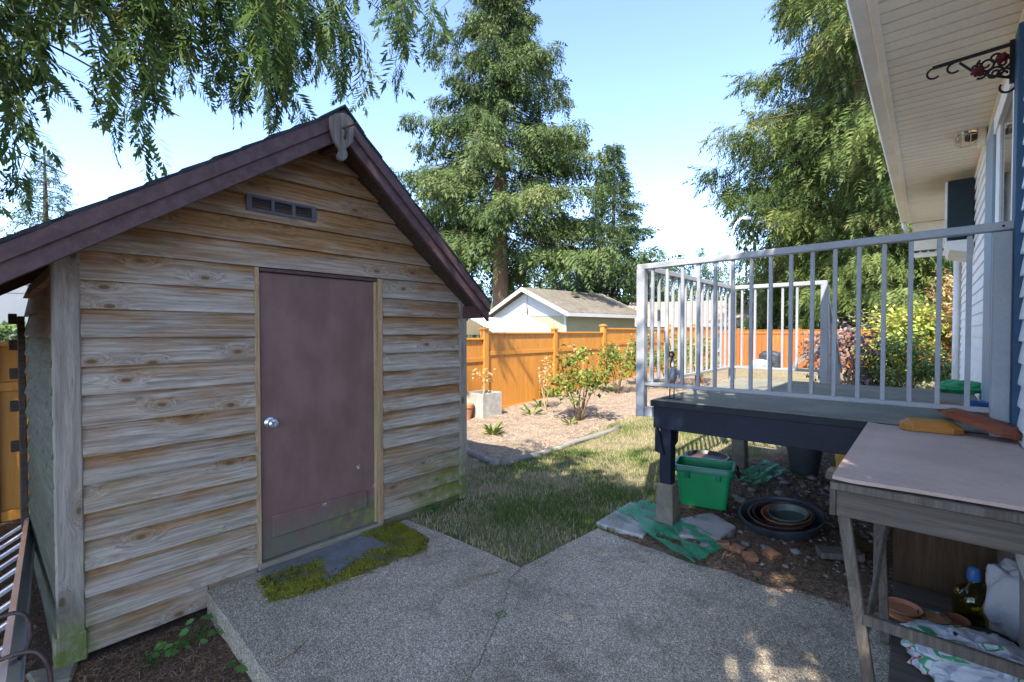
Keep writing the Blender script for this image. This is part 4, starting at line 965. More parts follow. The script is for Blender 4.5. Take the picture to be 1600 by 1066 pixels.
# things on the plywood sheet
def saucer(name, c, r, h, mat, label, group=None, rot=None, depth=.75):
    mb = MB(); mb.lathe([(.001, 0), (r * .84, 0), (r * .98, h), (r, h), (r, h + .004), (r * .94, h + .004), (r * .82, h * (1 - depth)), (.001, h * (1 - depth))], c, 36, rot=rot)
    return tag(smooth_angle(mb.build(name, mat, None, bevel=.0), 35), label, 'saucer', group)
s0 = at_z(1411, 962, .034)
for k, (dx, dy) in enumerate(((0, 0), (.006, -.004), (-.004, .003))):
    saucer('clay_saucer', s0 + Vector((dx, dy, k * .0125)), .088 - .002 * k, .02, 'terracotta', ('lowest terracotta saucer of the stack on the plywood', 'middle terracotta saucer of the stack on the plywood', 'topmost terracotta saucer of the stack on the plywood')[k])
s1 = at_z(1459, 975, .034); saucer('glazed_dish', s1, .066, .035, 'glaze_green', 'green glazed clay dish between terracotta stack and bottle')
mb = MB(); mb.lathe([(.001, .028), (.058, .028), (.0585, .031), (.001, .031)], s1 + Vector((0, 0, .0)), 26); pd_ = tag(mb.build('clay_disc', 'terracotta', None), 'round terracotta disc inside the green glazed dish', 'disc')
s2 = at_z(1492, 978, .034); saucer('clay_dish', s2, .058, .034, 'terracotta_wet', 'small dark brown clay dish in front of the bottle')
bt = at_z(1521, 973, .034); bt = bt + Vector((.0, .03, 0))
bottle = thing('glass_bottle', 'round olive yellow glass jug with blue cap under the bench', 'bottle', bt); P = bottle
out_ = [(.002, .002), (.062, .0), (.078, .012), (.083, .05), (.083, .10), (.077, .135), (.058, .165), (.034, .185), (.022, .198), (.020, .225), (.0245, .227), (.0245, .236), (.018, .237)]
inn = [(r - .004, z) for r, z in out_[::-1][1:-1]] + [(.002, .007)]
mb = MB(); mb.lathe(out_ + inn, bt, 36); mb.build('jug_body', 'bottle_glass', P, True)
mb = MB(); mb.lathe([(.026, 0), (.027, .004), (.026, .045), (.020, .062), (.010, .068), (.001, .068)], bt + Vector((0, 0, .205)), 18); mb.build('cap', 'blue_plastic', P, True)
mb = MB(); th = [bt + Vector((.03 + .03 * math.sin(t), 0, .20 - .03 + .028 * math.cos(t))) for t in np.linspace(0, math.pi, 9)]; mb.tube(th, .006, 7); mb.build('finger_ring', 'bottle_glass', P, True)
g1 = at_z(1505, 1035, .034)
tag(blob((g1.x + .03, g1.y - .10, .034 + .075), .22, .15, .08, 5.2, .34, .75, rad(15), 64, 36, 3.6).build('printed_bag', 'bag_print', None, True), 'crumpled white soil bag with green, red and black print under the bench', 'bag')
gq = at_z(1590, 1000, .034)
tag(blob((gq.x + .03, gq.y + .02, .034 + .165), .13, .09, .175, 9.4, .26, .5, rad(-20), 56, 40, 1.9).build('grey_bag', 'bag_grey', None, True), 'dirty grey plastic bag standing upright beside the glass jug', 'bag')

# under and beside the deck
tb_ = gnd(1100, 802); tc = Vector((-1.43, 4.12, gravz(-1.43, 4.12) + .012)); ta = rad(14)
tub = thing('green_tub', 'rectangular green plastic tub with dark green rim under the deck', 'tub', tc); P = tub
def rrect(w_, d_, r, n=5):
    pts = []
    for cx_, cy_, a0 in ((w_ / 2 - r, d_ / 2 - r, 0), (-w_ / 2 + r, d_ / 2 - r, 90), (-w_ / 2 + r, -d_ / 2 + r, 180), (w_ / 2 - r, -d_ / 2 + r, 270)):
        for k in range(n + 1): t = rad(a0 + 90 * k / n); pts.append((cx_ + r * math.cos(t), cy_ + r * math.sin(t)))
    return pts
def loft(mb, rings, M, c, cap0=True, cap1=True):
    n = len(rings[0][0]); vs = []
    for pts, z in rings: vs += [Vector(c) + M @ Vector((x, y, z)) for x, y in pts]
    fs = [(i * n + k, i * n + (k + 1) % n, (i + 1) * n + (k + 1) % n, (i + 1) * n + k) for i in range(len(rings) - 1) for k in range(n)]
    if cap0: fs.append(tuple(range(n - 1, -1, -1)))
    if cap1: fs.append(tuple((len(rings) - 1) * n + k for k in range(n)))
    return mb.add(vs, fs)
Mt = Matrix.Rotation(ta, 3, 'Z')
mb = MB(); loft(mb, [(rrect(.36, .25, .04), 0), (rrect(.40, .28, .045), .15), (rrect(.445, .315, .05), .335), (rrect(.435, .305, .045), .335), (rrect(.39, .27, .04), .15), (rrect(.35, .24, .035), .008)], Mt, tc)
smooth_angle(mb.build('tub_body', 'green_plastic', P), 40)
mb = MB(); loft(mb, [(rrect(.452, .322, .05), .29), (rrect(.485, .355, .06), .292), (rrect(.49, .36, .06), .335), (rrect(.48, .35, .06), .345), (rrect(.44, .31, .048), .345), (rrect(.436, .306, .046), .332)], Mt, tc, False, False)
smooth_angle(mb.build('rim', 'green_rim', P), 40)
mb = MB(); mb.tube([tc + Mt @ Vector((.25, -.1, .325)), tc + Mt @ Vector((.27, -.06, .27)), tc + Mt @ Vector((.272, .0, .255)), tc + Mt @ Vector((.27, .06, .27)), tc + Mt @ Vector((.25, .1, .325))], .008, 7); mb.build('handle', 'black_plastic', P, True)
for x_ in (-.12, .12):
    mb = MB(); q = tc + Mt @ Vector((x_, -.165, .275)); mb.box(q.x - .02, q.x + .02, q.y - .01, q.y + .008, q.z - .03, q.z + .02); mb.build('latch', 'green_rim', P, bevel=.003)
sc_ = gnd(1233, 822); cz = gravz(-.86, 4.18)
sc_ = Vector((-.82, 4.04, cz + .03)); Rt = Matrix.Rotation(rad(9), 3, 'X') @ Matrix.Rotation(rad(-4), 3, 'Y')
saucer('plant_tray', sc_, .295, .085, 'dark_plastic', 'largest dark blue grey plant tray holding nested saucers under the deck', None, Rt, .86)
saucer('plant_tray', sc_ + Vector((-.005, .0, .018)), .225, .065, 'brown_plastic', 'brown plant saucer nested inside the large dark tray', None, Rt, .86)
saucer('plant_tray', sc_ + Vector((.008, -.01, .032)), .20, .06, 'black_plastic', 'black plant saucer nested between two brown ones', None, Rt, .88)
saucer('plant_tray', sc_ + Vector((.035, -.01, .046)), .17, .05, 'terracotta_wet', 'reddish brown saucer near the middle of the nested trays', None, Rt, .88)
saucer('plant_tray', sc_ + Vector((.045, .0, .060)), .138, .045, 'grey_green', 'smallest grey green saucer at the centre of the nested trays', None, Rt, .88)
pp = gnd(1097, 720); pq = Vector((-1.82, 5.30, float(ground(-1.82, 5.3))))
mb = MB(); mb.lathe([(.001, 0), (.15, 0), (.21, .10), (.235, .105), (.235, .125), (.215, .125), (.205, .108), (.15, .03), (.001, .03)], pq, 36); o = smooth_angle(mb.build('low_pot', 'black_plastic', None), 35); tag(o, 'wide low black plant pot behind the green tub', 'pot')
mb = MB(); mb.lathe([(.001, 0), (.19, 0), (.195, .006), (.001, .008)], pq + Vector((0, 0, .085)), 26); tag(mb.build('soil_disc', 'brown_plastic', None), 'brown soil filling the wide low black pot', 'soil')
q = gnd(1242, 706); mb = MB(); mb.lathe([(.001, 0), (.12, 0), (.16, .26), (.168, .26), (.168, .30), (.155, .30), (.11, .02), (.001, .02)], (-.93, 5.55, gravz(-.93, 5.55)), 28); smooth_angle(tag(mb.build('grey_bucket', 'dark_plastic', None), 'dull grey bucket under the far side of the deck', 'bucket'))
def paver(px4, z, label, t=.05):
    mb = MB(); pts = [at_z(*p, z) for p in px4]; mb.prism([(p.x, p.y) for p in pts][::-1], 'z', z - t, z)
    return tag(mb.build('paving_slab', 'concrete', None, bevel=.008), label, 'paving slab')
paver([(930, 816), (985, 783), (1035, 800), (1005, 838)], .02, 'pale paving slab half covered by green netting at the patio edge')
paver([(1050, 812), (1110, 800), (1150, 822), (1125, 842), (1060, 836)], .035, 'grey paving slab in front of the green tub')
def net(px4, label, seed, zf, amp=.02, n=26):
    from mathutils import noise as mn
    C = [zf(*p) for p in px4]; vs = []; fs = []
    for i in range(n + 1):
        for j in range(n + 1):
            u, v = i / n, j / n; u2 = u + .05 * mn.noise(Vector((u * 4, v * 4, seed))); v2 = v + .05 * mn.noise(Vector((u * 4, v * 4, seed + 9)))
            p = C[0] * (1 - u2) * (1 - v2) + C[1] * u2 * (1 - v2) + C[2] * u2 * v2 + C[3] * (1 - u2) * v2
            vs.append(p + Vector((0, 0, .008 + amp * .6 * (.5 + mn.noise(Vector((u * 6, v * 6, seed + 3))) + .7 * abs(mn.noise(Vector((u * 13, v * 9, seed)))))))) 
    from mathutils import noise as mn2
    for i in range(n):
        for j in range(n):
            if mn.noise(Vector((i / n * 5, j / n * 5, seed + 5))) > -.22: a = i * (n + 1) + j; fs.append((a, a + n + 1, a + n + 2, a + 1))
    return tag(MB().add(vs, fs).build('netting', 'net', None, True), label, 'netting')
net([(955, 800), (1010, 783), (1138, 852), (1085, 884)], 'bright green plastic netting spread over the patio edge', 2.0, lambda a, b: at_z(a, b, .025))
net([(1140, 745), (1195, 722), (1238, 738), (1180, 764)], 'crumpled green netting on the gravel behind the tub', 6.3, lambda a, b: gnd(a, b, .03), .045)
bs = None
for k, (px_, py_, rz_) in enumerate(((1130, 853, 20), (1152, 860, -15), (1172, 872, 35), (1205, 868, -30))):
    p = at_z(px_, py_, .02); p.z = gravz(p.x, p.y) + .018; mb = MB(); w_, d_ = random.uniform(.035, .055), random.uniform(.03, .042)
    mb.box(-w_, w_, -d_, d_, -.022, .022)
    o = mb.build('brick_piece', 'brick', None, bevel=.004); o.location = p; WL[o.name] = p; o.rotation_euler = (random.uniform(-.2, .2), random.uniform(-.2, .2), rad(rz_))
    tag(o, 'broken orange brick piece at the edge of the patio', 'brick', 'broken brick pieces along the patio edge')
def stone_mesh(seed):
    from mathutils import noise as mn
    bm = bmesh.new(); bmesh.ops.create_icosphere(bm, subdivisions=2, radius=1)
    for v in bm.verts: v.co *= 1 + .45 * mn.noise(v.co * 1.3 + Vector((seed * 3.1, 0, 0))); v.co.z *= .6
    me = bpy.data.meshes.new('stone'); bm.to_mesh(me); bm.free(); me.materials.append(MT['stone']); me.polygons.foreach_set('use_smooth', [True] * len(me.polygons)); return me
sm = [stone_mesh(k) for k in range(5)]; k = 0
while k < 34:
    x, y = random.uniform(-1.35, .05), random.uniform(3.25, 5.7)
    if abs(x + .82) < .36 and abs(y - 4.14) < .36 or abs(x + 1.36) < .34 and abs(y - 4.1) < .3: continue
    if x > -.3 and y < 3.7: continue
    o = link('stone', sm[k % 5], Vector((x, y, gravz(x, y) + .012)), None); s = random.uniform(.022, .05); o.scale = (s * random.uniform(.8, 1.4), s, s * random.uniform(.7, 1)); o.rotation_euler = (0, 0, random.uniform(0, 6.28))
    tag(o, 'loose grey brown stone on the gravel under the deck', 'stone', 'stones scattered under the deck'); k += 1
q = at_z(1308, 872, .03); mb = MB(); mb.bar(q + Vector((-.10, -.03, .02)), q + Vector((.12, .07, .035)), .12, .04); tag(mb.build('wood_block', 'bench_leg', None, bevel=.004), 'short grey timber offcut lying on the needles beside the bench', 'timber')

# ================================================================== LEFT OF THE SHED: ladder, bars, weeds
lad = thing('ladder', 'bare aluminium ladder lying on its side along the shed wall', 'ladder', (-4.2, .0, -.12)); P = lad
A1, A2 = at_z(49, 808, .03), at_z(8, 1130, .19); dv = (A2 - A1).normalized(); low_v = Vector((-.06, -.30, -.20)) 
nn = dv.cross(low_v).normalized()
def chan(a, b, nm):
    mb = MB(); mb.bar(a, b, .018, .075, nn); mb.bar(a + nn * .036, b + nn * .036, .034, .006, nn); mb.bar(a - nn * .036, b - nn * .036, .034, .006, nn); return mb.build(nm, 'aluminium', P, bevel=.0015)
chan(A1, A2, 'side_rail'); chan(A1 + low_v, A2 + low_v, 'side_rail')
Ll = (A2 - A1).length; nr = int(Ll / .28)
for k in range(nr):
    a = A1 + dv * (.12 + k * .28); mb = MB(); mb.bar(a, a + low_v, .032, .026, nn); mb.build('rung', 'aluminium', P, bevel=.004)
for k, (pts, lb) in enumerate(((((-40, 972), (-5, 966), (22, 958), (40, 962), (49, 985), (44, 1010), (30, 1030)), 'rusty curved iron bar hooked over the ladder rail'), (((-60, 1045), (-10, 1034), (35, 1020), (60, 1020), (75, 1040), (80, 1075), (78, 1110)), 'rusty bent iron bar arching beside the ladder foot'))):
    pp_ = []
    for i, p in enumerate(pts): pp_.append(at_z(*p, (.24, .25, .255, .25, .235, .20, .16)[i] if k == 0 else (.17, .21, .23, .22, .18, .10, .0)[i]))
    # smooth the path
    fine = []
    for i in range(len(pp_) - 1):
        a, b, c, d = pp_[max(i - 1, 0)], pp_[i], pp_[i + 1], pp_[min(i + 2, len(pp_) - 1)]
        for t in (0, .25, .5, .75): fine.append(.5 * ((2 * b) + (c - a) * t + (2 * a - 5 * b + 4 * c - d) * t * t + (3 * b - a - 3 * c + d) * t ** 3))
    mb = MB(); mb.tube(fine + [pp_[-1]], .0085, 9); tag(mb.build('iron_bar', 'rust_iron', None, True), lb, 'iron bar')
# shallow stone by the corner post
mb = MB(); mb.prism([(-3.2, .12), (-3.02, .14), (-2.98, .26), (-3.14, .3)], 'z', -.16, -.118); tag(mb.build('footing_stone', 'pier', None, bevel=.01), 'flat grey footing block under the shed corner post', 'stone')
def leaf_poly():
    V = [(0, 0, 0)]; n = 11
    for k in range(n):
        t = -1.15 + 2.3 * k / (n - 1); r = 1.0 * (1 - .25 * abs(t)) * (1.0 if k % 2 == 0 else .72); V.append((r * math.cos(t), r * math.sin(t), -.12 * r + .1 * abs(math.sin(t))))
    return V, [(0, k, k + 1) for k in range(1, n)]
LV, LF = leaf_poly(); lme = []
for k in range(3):
    me = bpy.data.meshes.new('leaf'); me.from_pydata(LV, [], LF); a = me.attributes.new('tint', 'FLOAT', 'POINT'); a.data.foreach_set('value', [.15 + .35 * k] * len(LV)); me.materials.append(MT['weed']); lme.append(me)
def weed(px_, py_, n, spread, size, label, hgt=.07):
    c = gnd(px_, py_); t = thing('weed', label, 'weed', c)
    for k in range(n):
        a = random.uniform(0, 6.28); r = spread * math.sqrt(random.random()); p = c + Vector((r * math.cos(a), r * math.sin(a), hgt * random.uniform(.4, 1.1)))
        mb = MB(); mb.tube([c + Vector((r * .3 * math.cos(a), r * .3 * math.sin(a), 0)), (c + p) / 2 + Vector((0, 0, .02)), p], .0018, 4); st_ = mb.build('stalk', 'weed', t)
        o = link('leaf', lme[k % 3], p, t); s = size * random.uniform(.6, 1.25); o.scale = (s, s, s); o.rotation_euler = (random.uniform(-.5, .3), random.uniform(-.4, .4), a + random.uniform(-.6, .6))
weed(300, 1003, 18, .14, .052, 'largest leafy green weed clump in the soil beside the slab')
weed(232, 1035, 9, .10, .036, 'sparse low weed between shed wall and larger clump', .04)
weed(385, 1040, 6, .06, .05, 'few leaved weed right at the slab edge', .05)
weed(345, 992, 6, .05, .036, 'small weed tuft between the large clump and the slab', .05)
weed(683, 800, 14, .13, .03, 'broad leaved weed against the right end of the shed front', .08)
weed(735, 822, 8, .09, .026, 'pale broad leaved weed in the dry grass near the shed', .04)

# ================================================================== ROSE BED
def log(pa, pb, label, r=.048):
    a, b = gnd(*pa, .015), gnd(*pb, .015); pts = [a + (b - a) * t + Vector((0, 0, .008 * math.sin(t * 7))) for t in np.linspace(0, 1, 7)]
    mb = MB(); mb.tube(pts, [r * (.92 + .12 * math.sin(i * 2.2)) for i in range(7)], 12); tag(mb.build('edging_log', 'log', None, True), label, 'log')
log((712, 700), (779, 727), 'grey edging log at the corner of the rose bed', .055); log((783, 727), (858, 706), 'grey half buried edging log along the lawn', .05); log((866, 703), (968, 668), 'longest thin edging log sunk between rose bed and lawn', .04)
pc = gnd(755, 661); pz = bedz(-5.5, 5.45); px0, py0 = pc.x, pc.y
plt = thing('concrete_planter', 'square grey concrete planter box in front of the orange fence', 'planter', (px0 - .2, py0 + .2, pz - .03)); P = plt
mb = MB(); s = .44; z0_ = pz - .04; z1_ = z0_ + .43; tk = .035
x0_, x1_, y0_, y1_ = px0 - s, px0, py0, py0 + s
mb.box(x0_, x1_, y0_, y0_ + tk, z0_, z1_); mb.box(x0_, x1_, y1_ - tk, y1_, z0_, z1_); mb.box(x0_, x0_ + tk, y0_ + tk, y1_ - tk, z0_, z1_ - .001); mb.box(x1_ - tk, x1_, y0_ + tk, y1_ - tk, z0_, z1_ - .001)
mb.build('box', 'concrete', P); mb = MB(); mb.box(x0_ + tk, x1_ - tk, y0_ + tk, y1_ - tk, z0_, z1_ - .06); mb.build('soil', 'gravel_base', P)
tp = gnd(728, 660); tpz = bedz(tp.x, tp.y)
mb = MB(); mb.lathe([(.001, 0), (.08, 0), (.115, .2), (.13, .2), (.133, .25), (.118, .25), (.1, .2), (.001, .19)], (tp.x, tp.y, tpz), 24); smooth_angle(tag(mb.build('clay_pot', 'terracotta', None), 'terracotta flower pot beside the concrete planter', 'pot'))
leafV = np.array([(0, 0, 0), (.5, -.28, .04), (1, 0, -.08), (.5, .28, .04)]); leafQ = np.array([(0, 1, 2, 3)])
def leaf_cloud(name, C, Rr, n, size, mat, parent, fill=.5, tmean=.5, tsd=.22, seed=0, lumps=9):
    g = np.random.default_rng(seed); C = np.array(C); Rr = np.array(Rr)
    lc = g.normal(0, 1, (lumps, 3)); lc /= np.linalg.norm(lc, axis=1)[:, None]; lc *= g.uniform(.35, .8, lumps)[:, None]; lr = g.uniform(.28, .5, lumps)
    i = g.integers(0, lumps, n); d = g.normal(0, 1, (n, 3)); d /= np.linalg.norm(d, axis=1)[:, None]; r = g.random(n) ** fill
    Pn = lc[i] + d * (r * lr[i])[:, None]; Pw = C + Pn * Rr
    az = np.arctan2(d[:, 1], d[:, 0]) + g.normal(0, .6, n); pit = g.normal(.25, .5, n) - d[:, 2] * .4
    V, Q = scatter(leafV, leafQ, Pw, az, pit, g.normal(0, .6, n), size * g.uniform(.6, 1.3, n))
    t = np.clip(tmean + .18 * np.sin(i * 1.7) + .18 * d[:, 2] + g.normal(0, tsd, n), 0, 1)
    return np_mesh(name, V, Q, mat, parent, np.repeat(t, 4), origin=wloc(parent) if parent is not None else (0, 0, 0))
def rose(px_, py_, h, wd, label, blooms, seed, n=900):
    c = gnd(px_, py_); c.z = max(c.z, bedz(c.x, c.y) - .01); t = thing('rose_bush', label, 'rose bush', c, ); g = random.Random(seed); tips = []
    for k in range(7):
        a = g.uniform(0, 6.28); r = wd * .5 * g.uniform(.3, .85); hh = h * g.uniform(.6, .95)
        p = [c + Vector((.03 * math.cos(a), .03 * math.sin(a), -.02)), c + Vector((r * .35 * math.cos(a), r * .35 * math.sin(a), hh * .35)), c + Vector((r * .75 * math.cos(a + .2), r * .75 * math.sin(a + .2), hh * .7)), c + Vector((r * math.cos(a + .3), r * math.sin(a + .3), hh))]
        mb = MB(); mb.tube(p, [.014, .011, .007, .004], 6); mb.build('stem', 'bark_grey', t, True); tips.append(p[-1])
    leaf_cloud('foliage', (c.x, c.y, c.z + h * .64), (wd * .62, wd * .62, h * .44), n, .075, 'rose_leaf', t, .55, .5, .22, seed, 11)
    for k, (dx, dy, dz, mat) in enumerate(blooms):
        b = c + Vector((dx, dy, dz)); mb = MB()
        for ring, (r_, nn_) in enumerate(((.045, 6), (.03, 5), (.015, 3))):
            for j in range(nn_):
                th_ = 6.283 * j / nn_ + ring * .5; M = Matrix.Rotation(th_, 3, 'Z') @ Matrix.Rotation(-rad(35 + ring * 20), 3, 'Y')
                mb.add([b + M @ Vector(v) + Vector((0, 0, ring * .008)) for v in ((0, -.012, 0), (r_ * .9, -.024, .004), (r_ * 1.2, 0, .014), (r_ * .9, .024, .004), (0, .012, 0))], [(0, 1, 2, 3, 4)])
        mb.tube([b + Vector((0, 0, -.16)), b], .004, 5); mb.build('bloom', mat, t, True)
rose(905, 663, 1.12, .85, 'leafy rose bush with red, orange and peach blooms nearest the edging log', [(-.42, .0, .98, 'rose_red'), (-.1, .0, 1.16, 'rose_peach'), (.25, .05, .62, 'rose_orange'), (.22, .1, .56, 'rose_orange')], 3, 1100)
rose(965, 620, 1.2, .78, 'tall spindly rose bush without blooms behind the red flowering one', [(.3, 0, .9, 'rose_peach')], 5, 850)
rose(1003, 606, 1.15, .85, 'rose bush by the deck corner post with pale leaves', [], 8, 900)
rose(1046, 612, 1.15, 1.3, 'broad pale rose bush seen through the deck railing', [(.1, -.2, 1.1, 'rose_peach')], 12, 1200)
rose(1090, 603, 1.1, 1.1, 'rose bush beside the thin stakes behind the railing', [], 14, 800)
def tuft(px_, py_, n, L, label, seed, mat='rose_leaf', z=None, spread=.03):
    c = gnd(px_, py_); c.z = bedz(c.x, c.y) - .005; g = np.random.default_rng(seed); t = thing('bedding_plant', label, 'plant', c)
    az = g.uniform(0, 6.28, n); pit = -g.uniform(.25, 1.2, n); Pn = np.array(c) + np.stack([np.cos(az), np.sin(az), az * 0], 1) * spread
    base = np.array([(0, -.05, 0), (.4, -.10, .03), (.8, -.07, -.02), (1.05, 0, -.16), (.8, .07, -.02), (.4, .10, .03), (0, .05, 0), (.4, 0, 0)]); qd = np.array([(0, 1, 7, 6), (1, 2, 3, 7), (7, 3, 4, 5), (6, 7, 5, 5)])[:3]
    V, Q = scatter(base, qd, Pn, az, pit, g.normal(0, .3, n), L * g.uniform(.6, 1.1, n))
    np_mesh('foliage', V, Q, mat, t, np.repeat(np.clip(g.normal(.35, .2, n), 0, 1), len(base)), origin=tuple(c)); return t
tuft(770, 686, 38, .2, 'rosette of long bright green leaves near the concrete planter', 1)
tuft(893, 672, 14, .15, 'small pale green tuft at the foot of the red flowering rose', 2)
tuft(830, 655, 12, .22, 'thin sprouting green plant between planter and roses', 3)
tuft(862, 625, 22, .3, 'grey green plant against the foot of the orange fence', 4)
tuft(845, 640, 16, .2, 'low green tuft at the fence foot left of the grey green plant', 6)
def dry_stalk(px_, py_, h, label, seed):
    c = gnd(px_, py_); c.z = bedz(c.x, c.y) - .01; t = thing('dry_stalk', label, 'dry plant', c); g = random.Random(seed)
    for k in range(4):
        p = c + Vector((g.uniform(-.12, .12), g.uniform(-.12, .12), h * g.uniform(.8, 1.05))); mb = MB(); mb.tube([c, (c + p) / 2 + Vector((0, 0, .06)), p], .005, 5); mb.build('stem', 'straw_stem', t)
    leaf_cloud('foliage', (c.x, c.y, c.z + h * .85), (.2, .2, .26), 150, .055, 'rusty_vine', t, .6, .7, .2, seed, 6)
MT['straw_stem'] = simple('dry_stem', (.42, .3, .17), .8)
dry_stalk(852, 648, .75, 'withered brown flower stalk by the fence left of the roses', 4)
q = Vector((x0_ + .22, y0_ + .22, z1_ - .07)); t = thing('dry_stalk', 'dried yellow seedling standing in the concrete planter', 'dry plant', q)
for k in range(3):
    mb = MB(); mb.tube([q, q + Vector((.03 * (k - 1), .02, .2)), q + Vector((.09 * (k - 1), .02 * k, .42))], .005, 5); mb.build('stem', 'straw_stem', t)
leaf_cloud('foliage', (q.x, q.y, q.z + .36), (.2, .2, .2), 90, .06, 'rusty_vine', t, .6, .7, .2, 21, 6)
for k, (a, b, lb) in enumerate((((1089, 606), 1.35, 'thin rusty stake standing behind the deck railing'), ((1097, 604), 1.1, 'shorter rusty stake next to the taller one'))):
    c = gnd(*a); mb = MB(); mb.tube([c, c + Vector((.02 * k, 0, b))], .022, 7); tag(mb.build('garden_stake', 'brick', None), lb, 'stake')

# ================================================================== NEIGHBOURS BEYOND THE FENCE
AXD = Vector((-math.sin(YAW), math.cos(YAW), 0)); RTD = Vector((math.cos(YAW), math.sin(YAW), 0))
def cp(right, fwd, z=0.0): v = RTD * right + AXD * fwd; return Vector((v.x, v.y, z))
def dist_pt(px_, fwd, z=0.0): return cp((px_ - CXP) / F_PX * fwd, fwd, z)
def zpx(py_, fwd): return CAMH + fwd * ((CYP - py_) / F_PX * 1.0 + math.tan(PITCH))
def frame(o, ang):
    d = Vector((math.cos(ang), math.sin(ang), 0)); n = Vector((-math.sin(ang), math.cos(ang), 0)); return lambda u, v, z: o + d * u + n * v + Vector((0, 0, z))
def fbox(mb, f, u0, u1, v0, v1, z0, z1):
    mb.add([f(u0, v0, z0), f(u1, v0, z0), f(u1, v1, z0), f(u0, v1, z0), f(u0, v0, z1), f(u1, v0, z1), f(u1, v1, z1), f(u0, v1, z1)], [(0, 3, 2, 1), (4, 5, 6, 7), (0, 1, 5, 4), (1, 2, 6, 5), (2, 3, 7, 6), (3, 0, 4, 7)])
def gable_house(name, label, org, ang, hw, L, ze, za, wmat, rmat, tmat, gmat=None, over=.4, grooves=0):
    """ridge along u from 0 to L, half width hw; parts wall, gable, roof, fascia"""
    f = frame(org, ang); t = thing(name, label, 'building', org); zg = .1
    mb = MB(); fbox(mb, f, over, L - over, -hw + over, hw - over, zg, ze); mb.build('wall', wmat, t)
    sl = (za - ze) / hw
    for u0, u1 in ((over - .02, over + .06), (L - over - .06, L - over + .02)):
        mb = MB(); pts = [(-hw + .1, ze - .02), (hw - .1, ze - .02), (0, za - .08)]; vs = [f(u0, a, b) for a, b in pts] + [f(u1, a, b) for a, b in pts]
        mb.add(vs, [(0, 1, 2), (5, 4, 3), (0, 3, 4, 1), (1, 4, 5, 2), (2, 5, 3, 0)]); mb.build('gable', gmat or wmat, t)
    rf = None
    for s_ in (-1, 1):
        mb = MB(); a, b, c, d = (0, za), (s_ * (hw + .12), ze - sl * .12), (s_ * (hw + .12), ze - sl * .12 + .12), (0, za + .12)
        vs = [f(0, *q) for q in (a, b, c, d)] + [f(L, *q) for q in (a, b, c, d)]; mb.add(vs, [(0, 1, 2, 3), (7, 6, 5, 4), (0, 4, 5, 1), (1, 5, 6, 2), (2, 6, 7, 3), (3, 7, 4, 0)]); r = mb.build('roof', rmat, t)
        for uu in (-.03, L): # rake boards
            mb = MB(); q = [(0, za + .13), (s_ * (hw + .13), ze - sl * .13 + .13), (s_ * (hw + .13), ze - sl * .13 - .09), (0, za - .11)]; vs = [f(uu, *k) for k in q] + [f(uu + .03, *k) for k in q]
            mb.add(vs, [(0, 1, 2, 3), (7, 6, 5, 4), (0, 4, 5, 1), (1, 5, 6, 2), (2, 6, 7, 3), (3, 7, 4, 0)]); mb.build('rake_board', tmat, t)
        mb = MB(); v = s_ * (hw + .125); fbox(mb, f, 0, L, min(v, v + s_ * .03), max(v, v + s_ * .03), ze - sl * .12 - .08, ze - sl * .12 + .1); mb.build('fascia', tmat, t)
        if r and not rf: rf = r
    return t, f
gap = dist_pt(815, 26.0); gang = math.pi / 2 - (rad(49) - YAW)
gar, gf = gable_house('garage', 'white gabled garage with cream walls and grey roof beyond the orange fence', gap, gang, 3.3, 7.0, 2.42, 3.85, 'garage_cream', 'garage_roof', 'garage_white', 'garage_white', .45)
for kk in range(22):
    v = -2.8 + kk * .26; mb = MB(); fbox(mb, gf, .425, .449, v, v + .245, .1, 2.38); mb.build('siding_panel', 'garage_cream', gar)
for v in (-2.93, 2.8): mb = MB(); fbox(mb, gf, .40, .449, v, v + .13, .1, 2.4); mb.build('corner_trim', 'garage_white', gar)
mb = MB(); fbox(mb, gf, .40, .43, -2.9, 2.9, 2.36, 2.46); mb.build('gable_trim', 'garage_white', gar)
mb = MB(); fbox(mb, gf, .41, .428, -.02, .02, 2.47, 3.7); mb.build('gable_batten', 'garage_cream', gar)
q = gf(.38, -.0, 2.6); mb = MB(); mb.tube([gf(.4, -.05, 2.45), gf(.3, -.12, 2.62), gf(.28, -.12, 3.0)], .02, 6); mb.tube([gf(.3, -.12, 2.62), gf(.3, .35, 2.5), gf(.3, .75, 2.55)], .015, 6); mb.build('aerial', 'iron', gar)
mb = MB(); fbox(mb, gf, 3.0, 3.45, -1.2, -.75, 3.1, 3.55); mb.build('roof_vent', 'iron', gar)
gable_house('neighbour_house', 'low house with brown shingle roof seen through the railing beyond the garage', dist_pt(985, 34.0), rad(20), 4.2, 13.5, 1.95, 3.5, 'garage_white', 'far_roof', 'garage_white')
gable_house('neighbour_house', 'pale house with grey roof behind the trees beyond the board fence', dist_pt(1120, 48.0), rad(75), 4, 9, 2.6, 4.4, 'garage_white', 'grey_roof', 'garage_white')
gh, ghf = gable_house('neighbour_house', 'grey house over the hedge left of the shed', cp(-20.2, 17, 0), rad(150), 3.2, 8, 3.0, 4.9, 'house_grey', 'grey_roof', 'house_grey')
